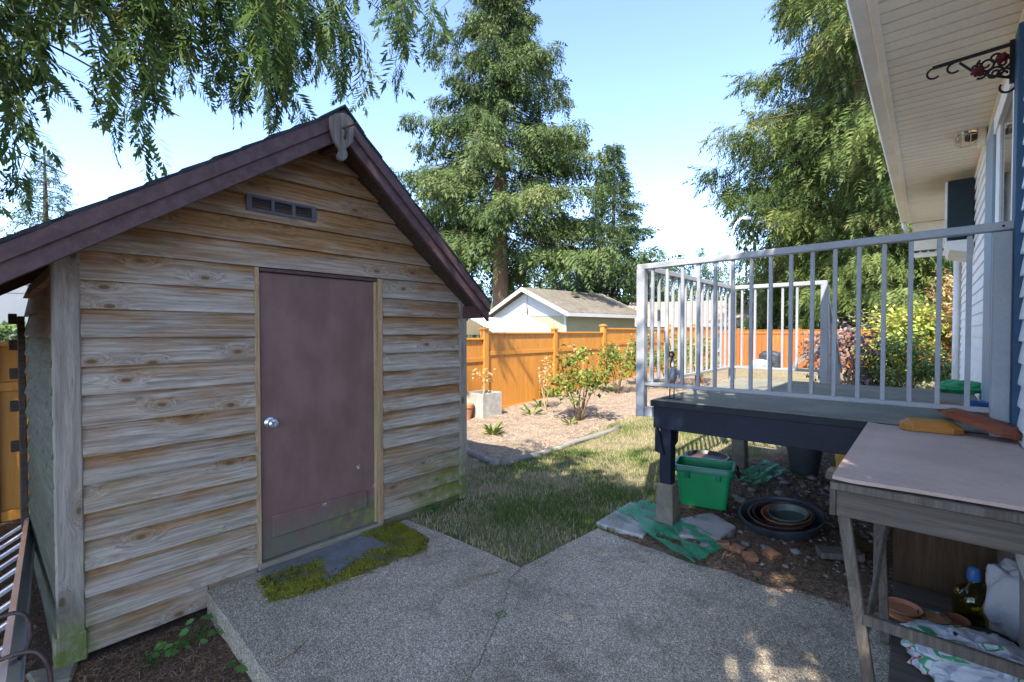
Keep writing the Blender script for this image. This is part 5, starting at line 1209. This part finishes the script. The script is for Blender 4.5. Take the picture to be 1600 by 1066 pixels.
# white canopy
cf = frame(dist_pt(752, 15.5), rad(49 + 41.5) - rad(7)); can = thing('canopy_tent', 'white fabric canopy tent just behind the orange fence', 'tent', dist_pt(752, 15.5)); 
mb = MB(); nu, nv = 16, 12; vs = []
for i in range(nu + 1):
    for j in range(nv + 1):
        u = -.5 + 2.5 * i / nu; v = -1.75 + 3.3 * j / nv; k_ = abs(v + .1) / 1.65
        z = 2.02 - .62 * k_ ** 1.15 - .05 * math.sin(u * 2.4) * (1 - k_) - (.5 * max(0, (.15 - (u + .5) / 2.5)) * 2); vs.append(cf(u, v, z))
mb.add(vs, [(i * (nv + 1) + j, (i + 1) * (nv + 1) + j, (i + 1) * (nv + 1) + j + 1, i * (nv + 1) + j + 1) for i in range(nu) for j in range(nv)]); mb.build('canopy', 'tarp_white', can, True)
for u, v in ((-.4, -1.6), (-.4, 1.45), (1.9, -1.6), (1.9, 1.45)): mb = MB(); mb.tube([cf(u, v, .1), cf(u, v, 1.55)], .025, 8); mb.build('pole', 'lamp_metal', can)
# street lamp
lb_ = dist_pt(1141, 18.3, .3); lam = thing('street_lamp', 'tall grey street lamp pole with curved arm against the trees', 'street lamp', lb_)
zt_ = zpx(352, 18.3); path = [lb_, lb_ + Vector((0, 0, zt_ - 1.1))] + [lb_ + RTD * (.48 * (1 - math.cos(t))) + Vector((0, 0, zt_ - 1.1 + 1.05 * math.sin(t))) for t in np.linspace(.2, 1.5, 8)]
mb = MB(); mb.tube(path, [.06] + [.042] * (len(path) - 1), 9); mb.build('pole', 'lamp_metal', lam, True)
mb = MB(); e = path[-1]; mb.lathe([(.01, -.15), (.06, -.11), (.075, .05), (.05, .17), (.01, .2)], e + RTD * .13, 12, 1, .6, rot=Matrix.Rotation(YAW, 3, 'Z') @ Matrix.Rotation(rad(90), 3, 'Y')); mb.build('lamp_head', 'lamp_metal', lam, True)
# things by the back fence
c = gpt(-3.95, BY - .9); tag(blob(c + Vector((0, 0, .27)), .30, .25, .30, 4, .2, .5).build('dark_sack', 'dark_plastic', None, True), 'dark stuffed sack standing against the board fence', 'sack')
c = gpt(-4.15, BY - 1.5); tag(blob(c + Vector((0, 0, .14)), .24, .2, .16, 6, .3, .7).build('blue_bag', 'pale_blue', None, True), 'pale blue plastic bag in front of the dark sack', 'bag')

# ================================================================== TREES
SPR_FAR = spray(4, 1.0, .55, .15, .3)
SPR_MID = spray(7, 1.0, .48, .095, .35)
SPR_NEAR = spray(10, 1.0, .46, .10, .35, .05)
def conifer(name, label, base, H, R, z0, seed, mat, nb, per, size, spr, tr=.45, droop=.45, trunk='dark_trunk', top_pow=.8, group=None, lean=None, pitch=(.9, .35), hang=.25, bot=.9, lumpy=.2, brange=.12, wid=.26):
    g = np.random.default_rng(seed); base = Vector(base); t = thing(name, label, 'tree', base, group)
    tp = [base + Vector((0, 0, H * k / 10)) for k in range(11)]; mb = MB(); mb.tube(tp, [tr * (1.25 if k == 0 else 1) * (1 - .93 * k / 10) + .01 for k in range(11)], 12)
    P_, AZ, PI_, T_, S_ = [], [], [], [], []; paths = []
    for b in range(nb):
        f = (b + g.random()) / nb; z = z0 + (H * .985 - z0) * f ** 1.12
        prof = (1 - f ** (1 / top_pow)) if f > brange else bot + (1 - brange ** (1 / top_pow) - bot) * f / brange
        L = R * max(prof, .04) * g.uniform(1 - 2 * lumpy, 1 + lumpy); az = b * 2.39996 + g.normal(0, .35)
        dirv = np.array([math.cos(az), math.sin(az), 0]); lat = np.array([-math.sin(az), math.cos(az), 0])
        ts = np.linspace(0, 1, 5); pts = [np.array(base) + np.array([0, 0, z]) + dirv * L * q + np.array([0, 0, -droop * L * q + .35 * droop * L * q ** 3]) for q in ts]; paths.append(pts)
        n = max(6, int(per * (.35 + .9 * L / R))); q = g.uniform(.18, 1.04, n) ** .8
        pos = np.array(base) + np.array([0, 0, z]) + dirv * (L * q)[:, None] + np.stack([q * 0, q * 0, -droop * L * q + .35 * droop * L * q ** 3], 1)
        wdt = wid * L * (1.1 - q) + .12; off = g.normal(0, 1, n) * wdt; pos = pos + lat * off[:, None]; pos[:, 2] -= g.exponential(hang, n) * (.4 + .6 * L / R) + np.abs(off) * .35
        P_.append(pos); AZ.append(az + np.clip(off / wdt, -2, 2) * .45 + g.normal(0, .35, n)); PI_.append(g.normal(pitch[0], pitch[1], n)); S_.append(size * g.uniform(.65, 1.35, n) * (.6 + .5 * L / R))
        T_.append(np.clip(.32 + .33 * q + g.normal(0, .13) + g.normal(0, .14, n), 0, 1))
    mb.build('trunk', trunk, t, True); mb = MB(); limbs_mesh(mb, [[p[0], p[1], p[2], p[3]] for p in paths], max(.02, tr * .11), 4); stuff(mb.build('limbs', 'dark_trunk', t, True))
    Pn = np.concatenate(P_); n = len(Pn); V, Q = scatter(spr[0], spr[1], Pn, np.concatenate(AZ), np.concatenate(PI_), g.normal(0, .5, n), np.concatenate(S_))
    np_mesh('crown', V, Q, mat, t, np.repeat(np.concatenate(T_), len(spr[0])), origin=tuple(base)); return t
conifer('cedar_tree', 'huge drooping cedar with thick pale trunk rising behind the garage', dist_pt(782, 33, 0), 36, 8.8, 8.2, 3, 'cedar', 165, 265, .74, SPR_FAR, .62, .40, 'trunk', .92, pitch=(.85, .35), hang=.38, wid=.20, lumpy=.24)
conifer('fir_tree', 'narrow pointed dark fir standing right of the big cedar', dist_pt(958, 40, 0), zpx(222, 40), 6.6, 2.2, 5, 'fir', 120, 78, 1.05, SPR_FAR, .3, .18, top_pow=1.0, pitch=(.25, .35), hang=.12)
conifer('cedar_tree', 'broad warm green cedar overhanging the back fence behind the house', dist_pt(1345, 19.5, .3), 27, 8.2, 3.0, 8, 'cedar_warm', 165, 205, .72, SPR_MID, .55, .30, 'trunk', .9, pitch=(.75, .45), hang=.35, bot=.34, brange=.36, lumpy=.16)
conifer('cedar_tree', 'dense dark cedar standing behind the broad one past the house', dist_pt(1330, 27, .3), 25, 6.3, 2.0, 19, 'cedar_warm', 130, 60, 1.25, SPR_FAR, .5, .34, pitch=(.8, .4), hang=.5, bot=.6)
conifer('cedar_tree', 'smaller cedar filling the gap below the broad one behind the board fence', dist_pt(1250, 23, .3), 9.0, 3.1, .9, 12, 'cedar_warm', 80, 80, .6, SPR_MID, .25, .32, pitch=(.8, .4), hang=.25)
conifer('cedar_tree', 'bushy cedar growing behind the house corner and yellow shrub', dist_pt(1375, 17, .3), 9.5, 3.6, .8, 14, 'cedar_warm', 80, 80, .55, SPR_MID, .25, .32, pitch=(.8, .4), hang=.25)
far = [(905, 52, 395, 4.2, 'fir', 'dark fir rising behind the garage roof'), (868, 58, 400, 4.6, 'cedar', 'pale green tree behind the garage ridge'), (975, 50, 392, 4.2, 'fir', 'dense dark fir between garage and deck post'), (1030, 75, 398, 4.5, 'fir', 'distant fir above the brown roof'), (1062, 85, 402, 5.2, 'cedar', 'distant broad conifer left of the street lamp'), (1092, 80, 393, 4.5, 'fir', 'distant pointed fir beside the street lamp'), (1122, 90, 400, 5, 'cedar', 'distant conifer behind the street lamp'), (835, 70, 425, 5, 'cedar', 'low pale conifer behind the big cedar trunk'), (752, 60, 445, 5, 'fir', 'low dark fir between shed eave and cedar trunk'), (1008, 62, 405, 4, 'cedar', 'reddish green conifer behind the deck corner post'), (1165, 60, 395, 5, 'fir', 'tall fir behind the smaller cedar')]
for k, (px_, fw, py_, R_, mt, lb) in enumerate(far):
    conifer('distant_tree', lb, dist_pt(px_, fw, 0), zpx(py_ - 10, fw), R_ + 1.2, .6, 40 + k, mt, 56, 30, 1.5, SPR_FAR, .3, .25, pitch=(.6, .45), hang=.3, top_pow=.45, group='conifers beyond the neighbouring roofs')
conifer('fir_tree', 'open branched fir above the shed eave at the far left', dist_pt(75, 26, 0), zpx(245, 26) + .4, 3.6, 3, 71, 'fir', 90, 44, .5, SPR_FAR, .3, .05, pitch=(.3, .4), hang=.1)
# hedge by the left house
hb = cp(-13.3, 12.2, 0); hg = thing('hedge', 'clipped bright green hedge behind the left fence', 'hedge', hb)
g = np.random.default_rng(4); n = 5200; U = g.uniform(-4, 4, n); Wd = g.uniform(-.5, .5, n); Zh = 1.68 - np.abs(g.normal(0, .35, n)); Zh = np.clip(Zh, .1, 1.9)
fr = frame(hb, rad(95)); Pn = np.array([tuple(fr(u, v, z)) for u, v, z in zip(U, Wd, Zh)])
V, Q = scatter(leafV, leafQ, Pn, g.uniform(0, 6.28, n), g.normal(-.3, .6, n), g.normal(0, .7, n), .16 * g.uniform(.6, 1.3, n)); np_mesh('foliage', V, Q, 'hedge', hg, np.repeat(np.clip(g.normal(.6, .22, n), 0, 1), 4), origin=tuple(hb))

# shrubs between house and back fence
def shrub(name, label, C, Rr, n, size, mat, seed, tm=.5, stems=6):
    base = gpt(C[0], C[1]); t = thing(name, label, 'shrub', base)
    for k in range(stems):
        a = 6.28 * k / stems; p = Vector((C[0] + Rr[0] * .5 * math.cos(a), C[1] + Rr[1] * .5 * math.sin(a), C[2] + Rr[2] * .2)); mb = MB(); mb.tube([base, (base + p) / 2 + Vector((0, 0, .1)), p], [.016, .011, .006], 5); mb.build('stem', 'bark_grey', t)
    leaf_cloud('foliage', C, Rr, n, size, mat, t, .5, tm, .2, seed, 13); return t
shrub('leafy_shrub', 'tall yellow green leafy shrub beyond the deck and house corner', (-.25, 12.1, 1.25), (.9, .9, 1.15), 4200, .10, 'yellow_shrub', 2)
shrub('leafy_shrub', 'bright green low shrub in front of the yellowing one', (-.30, 11.2, .85), (.85, .6, .65), 2200, .09, 'hedge', 3, .7)
shrub('dried_shrub', 'rusty orange dried shrub right behind the house corner', (.30, 12.4, 1.75), (.62, .7, 1.1), 2600, .09, 'rusty_vine', 4)
shrub('purple_shrub', 'purple leaved shrub by the board fence', (-1.15, 10.6, 1.05), (.75, .6, .8), 1600, .09, 'purple_shrub', 6)
shrub('leafy_shrub', 'loose yellow shrub between purple shrub and house', (-.75, 13.6, .95), (.6, .6, .7), 1300, .085, 'yellow_shrub', 7, .6)

# ---- the cedar that overhangs the shed and the patio from the left
OB = Vector((-5.4, -3.4, -.12)); oc = thing('overhanging_cedar', 'large cedar whose hanging boughs droop over the shed roof', 'tree', OB)
g = np.random.default_rng(21); mb = MB(); mb.tube([OB + Vector((0, 0, 1.3 * k)) for k in range(9)], [.42, .36, .33, .30, .27, .23, .19, .14, .08], 12)
P_, AZ, PI_, T_, S_ = [], [], [], [], []; paths = []; twigs = []
def bough(tip, z_root, n_str, strand=(.5, 1.2), width=.8, dens=1.0, sag=.5, t_in=.35):
    """one bough from the trunk to tip; strands of hanging sprays below it"""
    r0 = np.array(OB) + np.array([0, 0, z_root]); tip = np.array(tip); d = tip - r0; L = np.linalg.norm(d); lat = np.array([-d[1], d[0], 0]) / (np.hypot(d[0], d[1]) + 1e-6)
    cur = lambda q: r0 + d * q + np.array([0, 0, sag * math.sin(math.pi * q) * .8])
    paths.append([cur(q) for q in np.linspace(0, 1, 7)])
    for s_ in range(n_str):
        q = t_in + (1.03 - t_in) * (s_ + g.random()) / n_str; off = g.normal(0, width * (.35 + .65 * (1 - abs(q - .6))) * .5); top = cur(q) + lat * off + np.array([0, 0, -.12 * abs(off)])
        ln = g.uniform(*strand) * (.75 + .25 * math.sin(q * 9)); sway = g.normal(0, .12, 2); k = max(3, int(ln * 17 * dens)); taz = g.uniform(0, 6.28)
        stint = g.normal(.45, .16)
        if ln > .3: twigs.append([cur(q), top, top + np.array([sway[0] * .5, sway[1] * .5, -ln * .5]), top + np.array([sway[0], sway[1], -ln])])
        for j in range(k):
            u = (j + g.random()) / k; pos = top + np.array([sway[0] * u, sway[1] * u, -ln * u]) + g.normal(0, .05, 3) * (1.2 - u)
            P_.append(pos); AZ.append(taz + j * 2.2 + g.normal(0, .5)); PI_.append(g.normal(.95, .3)); S_.append(g.uniform(.28, .52) * (1.15 - .5 * u)); T_.append(np.clip(stint + g.normal(0, .16), 0, 1))
def bt_(px_, py_, fw): return dist_pt(px_, fw, zpx(py_, fw))
for px_, py_, fw, zr, ns, st, wd in (
    (290, 0, 4.6, 4.6, 14, (.5, 1.3), .9), (400, 30, 5.2, 5.0, 14, (.7, 1.5), .9), (470, 20, 5.6, 5.2, 14, (.7, 1.5), .9), (340, 80, 5.6, 4.6, 9, (.5, 1.1), .7),
    (540, 20, 6.0, 5.6, 14, (.7, 1.5), .9), (605, 30, 6.2, 5.8, 14, (.6, 1.35), .8), (660, -10, 6.6, 6.0, 11, (.5, 1.1), .8), (705, -20, 6.9, 6.2, 9, (.4, .9), .7), (575, 90, 6.6, 5.2, 9, (.5, 1.0), .6), (430, 90, 6.0, 4.9, 9, (.5, 1.0), .7),
    (130, 30, 4.0, 4.2, 12, (.5, 1.2), .8), (60, 60, 3.9, 4.0, 11, (.4, 1.0), .8), (20, 140, 3.8, 3.6, 9, (.4, .9), .7), (40, 250, 4.4, 3.0, 9, (.2, .5), .6), (-60, 230, 4.2, 3.2, 8, (.3, .6), .6), (110, 275, 5.0, 3.3, 5, (.15, .35), .35), (285, 185, 4.7, 4.0, 3, (.25, .55), .15),
    (90, -60, 4.0, 5.0, 9, (.5, 1.0), .8)):
    bough(bt_(px_, py_, fw), zr, ns, st, wd, 1.0, .5, .5 if px_ > 150 else .45)
nvis = len(P_); npv = len(paths); ntv = len(twigs)
def in_view(p):
    v = Vector(p) - CO; f_ = v.dot(AXD); r_ = v.dot(RTD)
    return f_ > .2 and abs(r_ / f_) < 1.18 and v.z / f_ < .95
for k in range(16):   # the rest of the crown round the trunk
    f = k / 16; z = 4.0 + 3.6 * f; a = rad(100) + k * 2.39996; R_ = 3.6 * (1 - f) + .8
    bough(np.array(OB) + np.array([R_ * math.cos(a), R_ * math.sin(a), z - .7]), z, 10, (.3, .8), 1.3, .5, .5, .2)
k = 0
while k < 78:         # boughs that reach over the patio, above and behind the camera, and shade it
    x, y = g.uniform(-3.8, 2.0), g.uniform(-4.0, .9); z = g.uniform(4.9, 6.2)
    if x < .2 and y > -1.0: continue
    if in_view((x, y, z - .9)): continue
    bough((x, y, z), z + g.uniform(0, .8), 13, (.25, .6), 1.0, .5, .3, .55); k += 1
ok_ = [i < nvis or not in_view(p) for i, p in enumerate(P_)]; P_, AZ, PI_, T_, S_ = [[v for v, o_ in zip(L_, ok_) if o_] for L_ in (P_, AZ, PI_, T_, S_)]
Pn = np.array(P_); S_ = np.array(S_); S_[nvis:] *= 2.0
V1, Q1 = scatter(SPR_NEAR[0], SPR_NEAR[1], Pn[:nvis], np.array(AZ[:nvis]), np.array(PI_[:nvis]), g.normal(0, .7, nvis), S_[:nvis])
m2 = len(Pn) - nvis; V2, Q2 = scatter(SPR_FAR[0], SPR_FAR[1], Pn[nvis:], np.array(AZ[nvis:]), np.array(PI_[nvis:]), g.normal(0, .7, m2), S_[nvis:])
tt = np.concatenate([np.repeat(np.array(T_[:nvis]), len(SPR_NEAR[0])), np.repeat(np.array(T_[nvis:]), len(SPR_FAR[0]))])
mb.build('trunk', 'dark_trunk', oc, True); mb = MB(); limbs_mesh(mb, [p for i, p in enumerate(paths) if i < npv or not any(in_view(q) for q in p)], .024, 4); limbs_mesh(mb, twigs[:ntv], .006, 3); stuff(mb.build('limbs', 'dark_trunk', oc, True))
np_mesh('crown', np.concatenate([V1, V2]), np.concatenate([Q1, Q2 + len(V1)]), 'bough', oc, tt, origin=tuple(OB))

# ================================================================== GRASS, LITTER, GRAVEL
def blades(name, X, Y, Z, hmin, hmax, wd, tint, mat, label, cat, flat=False, seed=0):
    g = np.random.default_rng(seed); n = len(X); A = g.uniform(0, 6.28, n); h = g.uniform(hmin, hmax, n); c, s = np.cos(A), np.sin(A)
    V = np.zeros((n, 4, 3)); 
    if flat:
        for q, (u, v) in enumerate(((-.5, -.5), (.5, -.5), (.5, .5), (-.5, .5))):
            V[:, q, 0] = X + u * h * c - v * wd * s; V[:, q, 1] = Y + u * h * s + v * wd * c; V[:, q, 2] = Z + .004 + u * h * g.normal(0, .22, n) * (1 if q in (0, 1) else 1)
        V[:, 3, 2] = V[:, 0, 2]; V[:, 2, 2] = V[:, 1, 2]
    else:
        ln = g.normal(0, .45, n) * h; la = g.uniform(0, 6.28, n)
        for q, (u, t) in enumerate(((-1, 0), (1, 0), (.25, 1), (-.25, 1))):
            V[:, q, 0] = X + u * wd * .5 * c + t * ln * np.cos(la); V[:, q, 1] = Y + u * wd * .5 * s + t * ln * np.sin(la); V[:, q, 2] = Z + t * h - .004
    return stuff(tag(np_mesh(name, V.reshape(-1, 3), np.arange(n * 4).reshape(-1, 4), mat, None, np.repeat(tint, 4)), label, cat))
def nz2(X, Y, s, k=0): return (np.sin(X * s + 1.7 * np.sin(Y * s * .8 + k)) + np.sin(Y * s * 1.13 + 1.9 * np.sin(X * s * .71 + 2 * k))) * .5
g = np.random.default_rng(31)
SH = [(-5.3, .2), (-3.1, .2), (-3.1, 2.92), (-5.3, 2.92)]
n = 150000; X = np.where(g.random(n) < .75, g.uniform(-3.7, -1.2, n), g.uniform(-6, 1, n)); Y = np.where(g.random(n) < .75, g.uniform(2.2, 7.5, n), g.uniform(2.2, 17, n))
inb = (polydist(X, Y, BED) > -.02) | inpoly(X, Y, slabA) | inpoly(X, Y, slabB) | (polydist(X, Y, GRAV) > .0) | inpoly(X, Y, SH)
green = nz2(X, Y, 2.6, 1) * .6 + nz2(X, Y, 7, 3) * .4 + .25 * np.exp(-((X + 2.3) ** 2 + (Y - 4.2) ** 2) / 1.2)
keep = ~inb & (g.random(n) < np.clip(.55 + .5 * green, .12, 1)) & ((Y < 9) | (g.random(n) < .5)); X, Y, green = X[keep], Y[keep], green[keep]
isg = g.random(len(X)) < np.clip(.42 + .8 * green - .28 * (Y > 8), .06, .92)
tint = np.where(isg, np.clip(g.normal(.3, .14, len(X)), 0, .6), np.clip(g.normal(.85, .12, len(X)), .62, 1))
blades('lawn_grass', X, Y, ground(X, Y), .015, .052, .006, tint, 'grass', 'patchy green and straw coloured grass of the lawn', 'grass', seed=1)
n = 26000; X = g.uniform(-6, -3.5, n); Y = g.uniform(3.3, 12.8, n) ** 1.0; k = polydist(X, Y, BED) > .0; X, Y = X[k], Y[k]
blades('straw_litter', X, Y, bed_z(X, Y), .02, .09, .006, np.clip(g.normal(.6, .25, len(X)), 0, 1), 'straw', 'dry straw and bark litter covering the rose bed', 'litter', True, 2)
n = 26000; X = g.uniform(-3.2, -1.4, n); Y = g.uniform(-.6, 1.0, n); k = ~inpoly(X, Y, slabA) & ~inpoly(X, Y, SH); X, Y = X[k], Y[k]
X2 = g.uniform(-6, -3.1, 9000); Y2 = g.uniform(-1.5, .25, 9000); X, Y = np.concatenate([X, X2]), np.concatenate([Y, Y2])
blades('needle_litter', X, Y, ground(X, Y), .012, .05, .0025, np.clip(g.normal(.5, .25, len(X)), 0, 1), 'needles', 'brown fallen cedar needles on the soil left of the slab', 'litter', True, 3)
n = 34000; X = g.uniform(-1.7, .4, n); Y = g.uniform(3.05, 7, n); k = polydist(X, Y, GRAV) > .0; X, Y = X[k], Y[k]
blades('deck_litter', X, Y, grav_z(X, Y), .015, .06, .004, np.clip(g.normal(.55, .27, len(X)), 0, 1), 'needles', 'brown bark and needle litter under the deck', 'litter', True, 4)
n = 5200; X = g.uniform(-1.5, .3, n); Y = g.uniform(3.3, 6.6, n); pr = np.exp(-((X + .6) ** 2 / .25 + (Y - 5.0) ** 2 / .6)) + .12; k = (polydist(X, Y, GRAV) > .02) & (g.random(n) < pr); X, Y = X[k], Y[k]; n = len(X)
bm = bmesh.new(); bmesh.ops.create_icosphere(bm, subdivisions=1, radius=1); ib = np.array([v.co[:] for v in bm.verts]); iq = np.array([[v.index for v in f.verts] for f in bm.faces]); bm.free()
ib = ib * np.array([1, .8, .55]); Sg = g.uniform(.008, .024, n); V, Q = scatter(ib, iq, np.stack([X, Y, grav_z(X, Y) + .004], 1), g.uniform(0, 6.28, n), g.normal(0, .3, n), g.normal(0, .3, n), Sg)
stuff(tag(np_mesh('gravel', V, Q, 'pebble', None, np.repeat(np.clip(g.normal(.55, .25, n), 0, 1), len(ib)), smooth=True), 'pale gravel scattered on the ground under the deck', 'gravel'))
# leaf and twig scraps on the patio
n = 4200; X = g.uniform(-3.0, -.2, n); Y = g.uniform(.8, 3.2, n); k = (inpoly(X, Y, slabA) | inpoly(X, Y, slabB)) & (g.random(n) < np.clip(.12 + .5 * (nz2(X, Y, 5, 2) > .35) + .8 * (X > -1.1) * (Y > 2.2), 0, 1)); X, Y = X[k], Y[k]
blades('patio_litter', X, Y, X * 0 + .001, .006, .032, .0024, np.clip(g.normal(.5, .25, len(X)), 0, 1), 'needles', 'scattered needles and twig scraps on the patio', 'litter', True, 6)
for k, (a, b, lb) in enumerate((((722, 907), (782, 893), 'thin curved twig lying on the older slab'), ((430, 1040), (478, 1002), 'pale straight twig near the slab edge'), ((545, 905), (585, 893), 'short twig just in front of the mossy step'))):
    p, q = at_z(*a, .006), at_z(*b, .006); mb = MB(); mb.tube([p, (p + q) / 2 + Vector((.01, .012, .004)), q], [.004, .0035, .002], 6); tag(mb.build('twig', 'bark_grey', None, True), lb, 'twig')
tl = at_z(783, 963, .004); t = thing('weed', 'tiny sprouting weed in the crack between the slabs', 'weed', tl)
for k in range(9):
    a = k * .7; o = link('leaf', lme[k % 3], tl + Vector((.018 * math.cos(a), .018 * math.sin(a), .006 + .002 * (k % 4))), t); o.scale = (.016,) * 3; o.rotation_euler = (0, -.4, a)
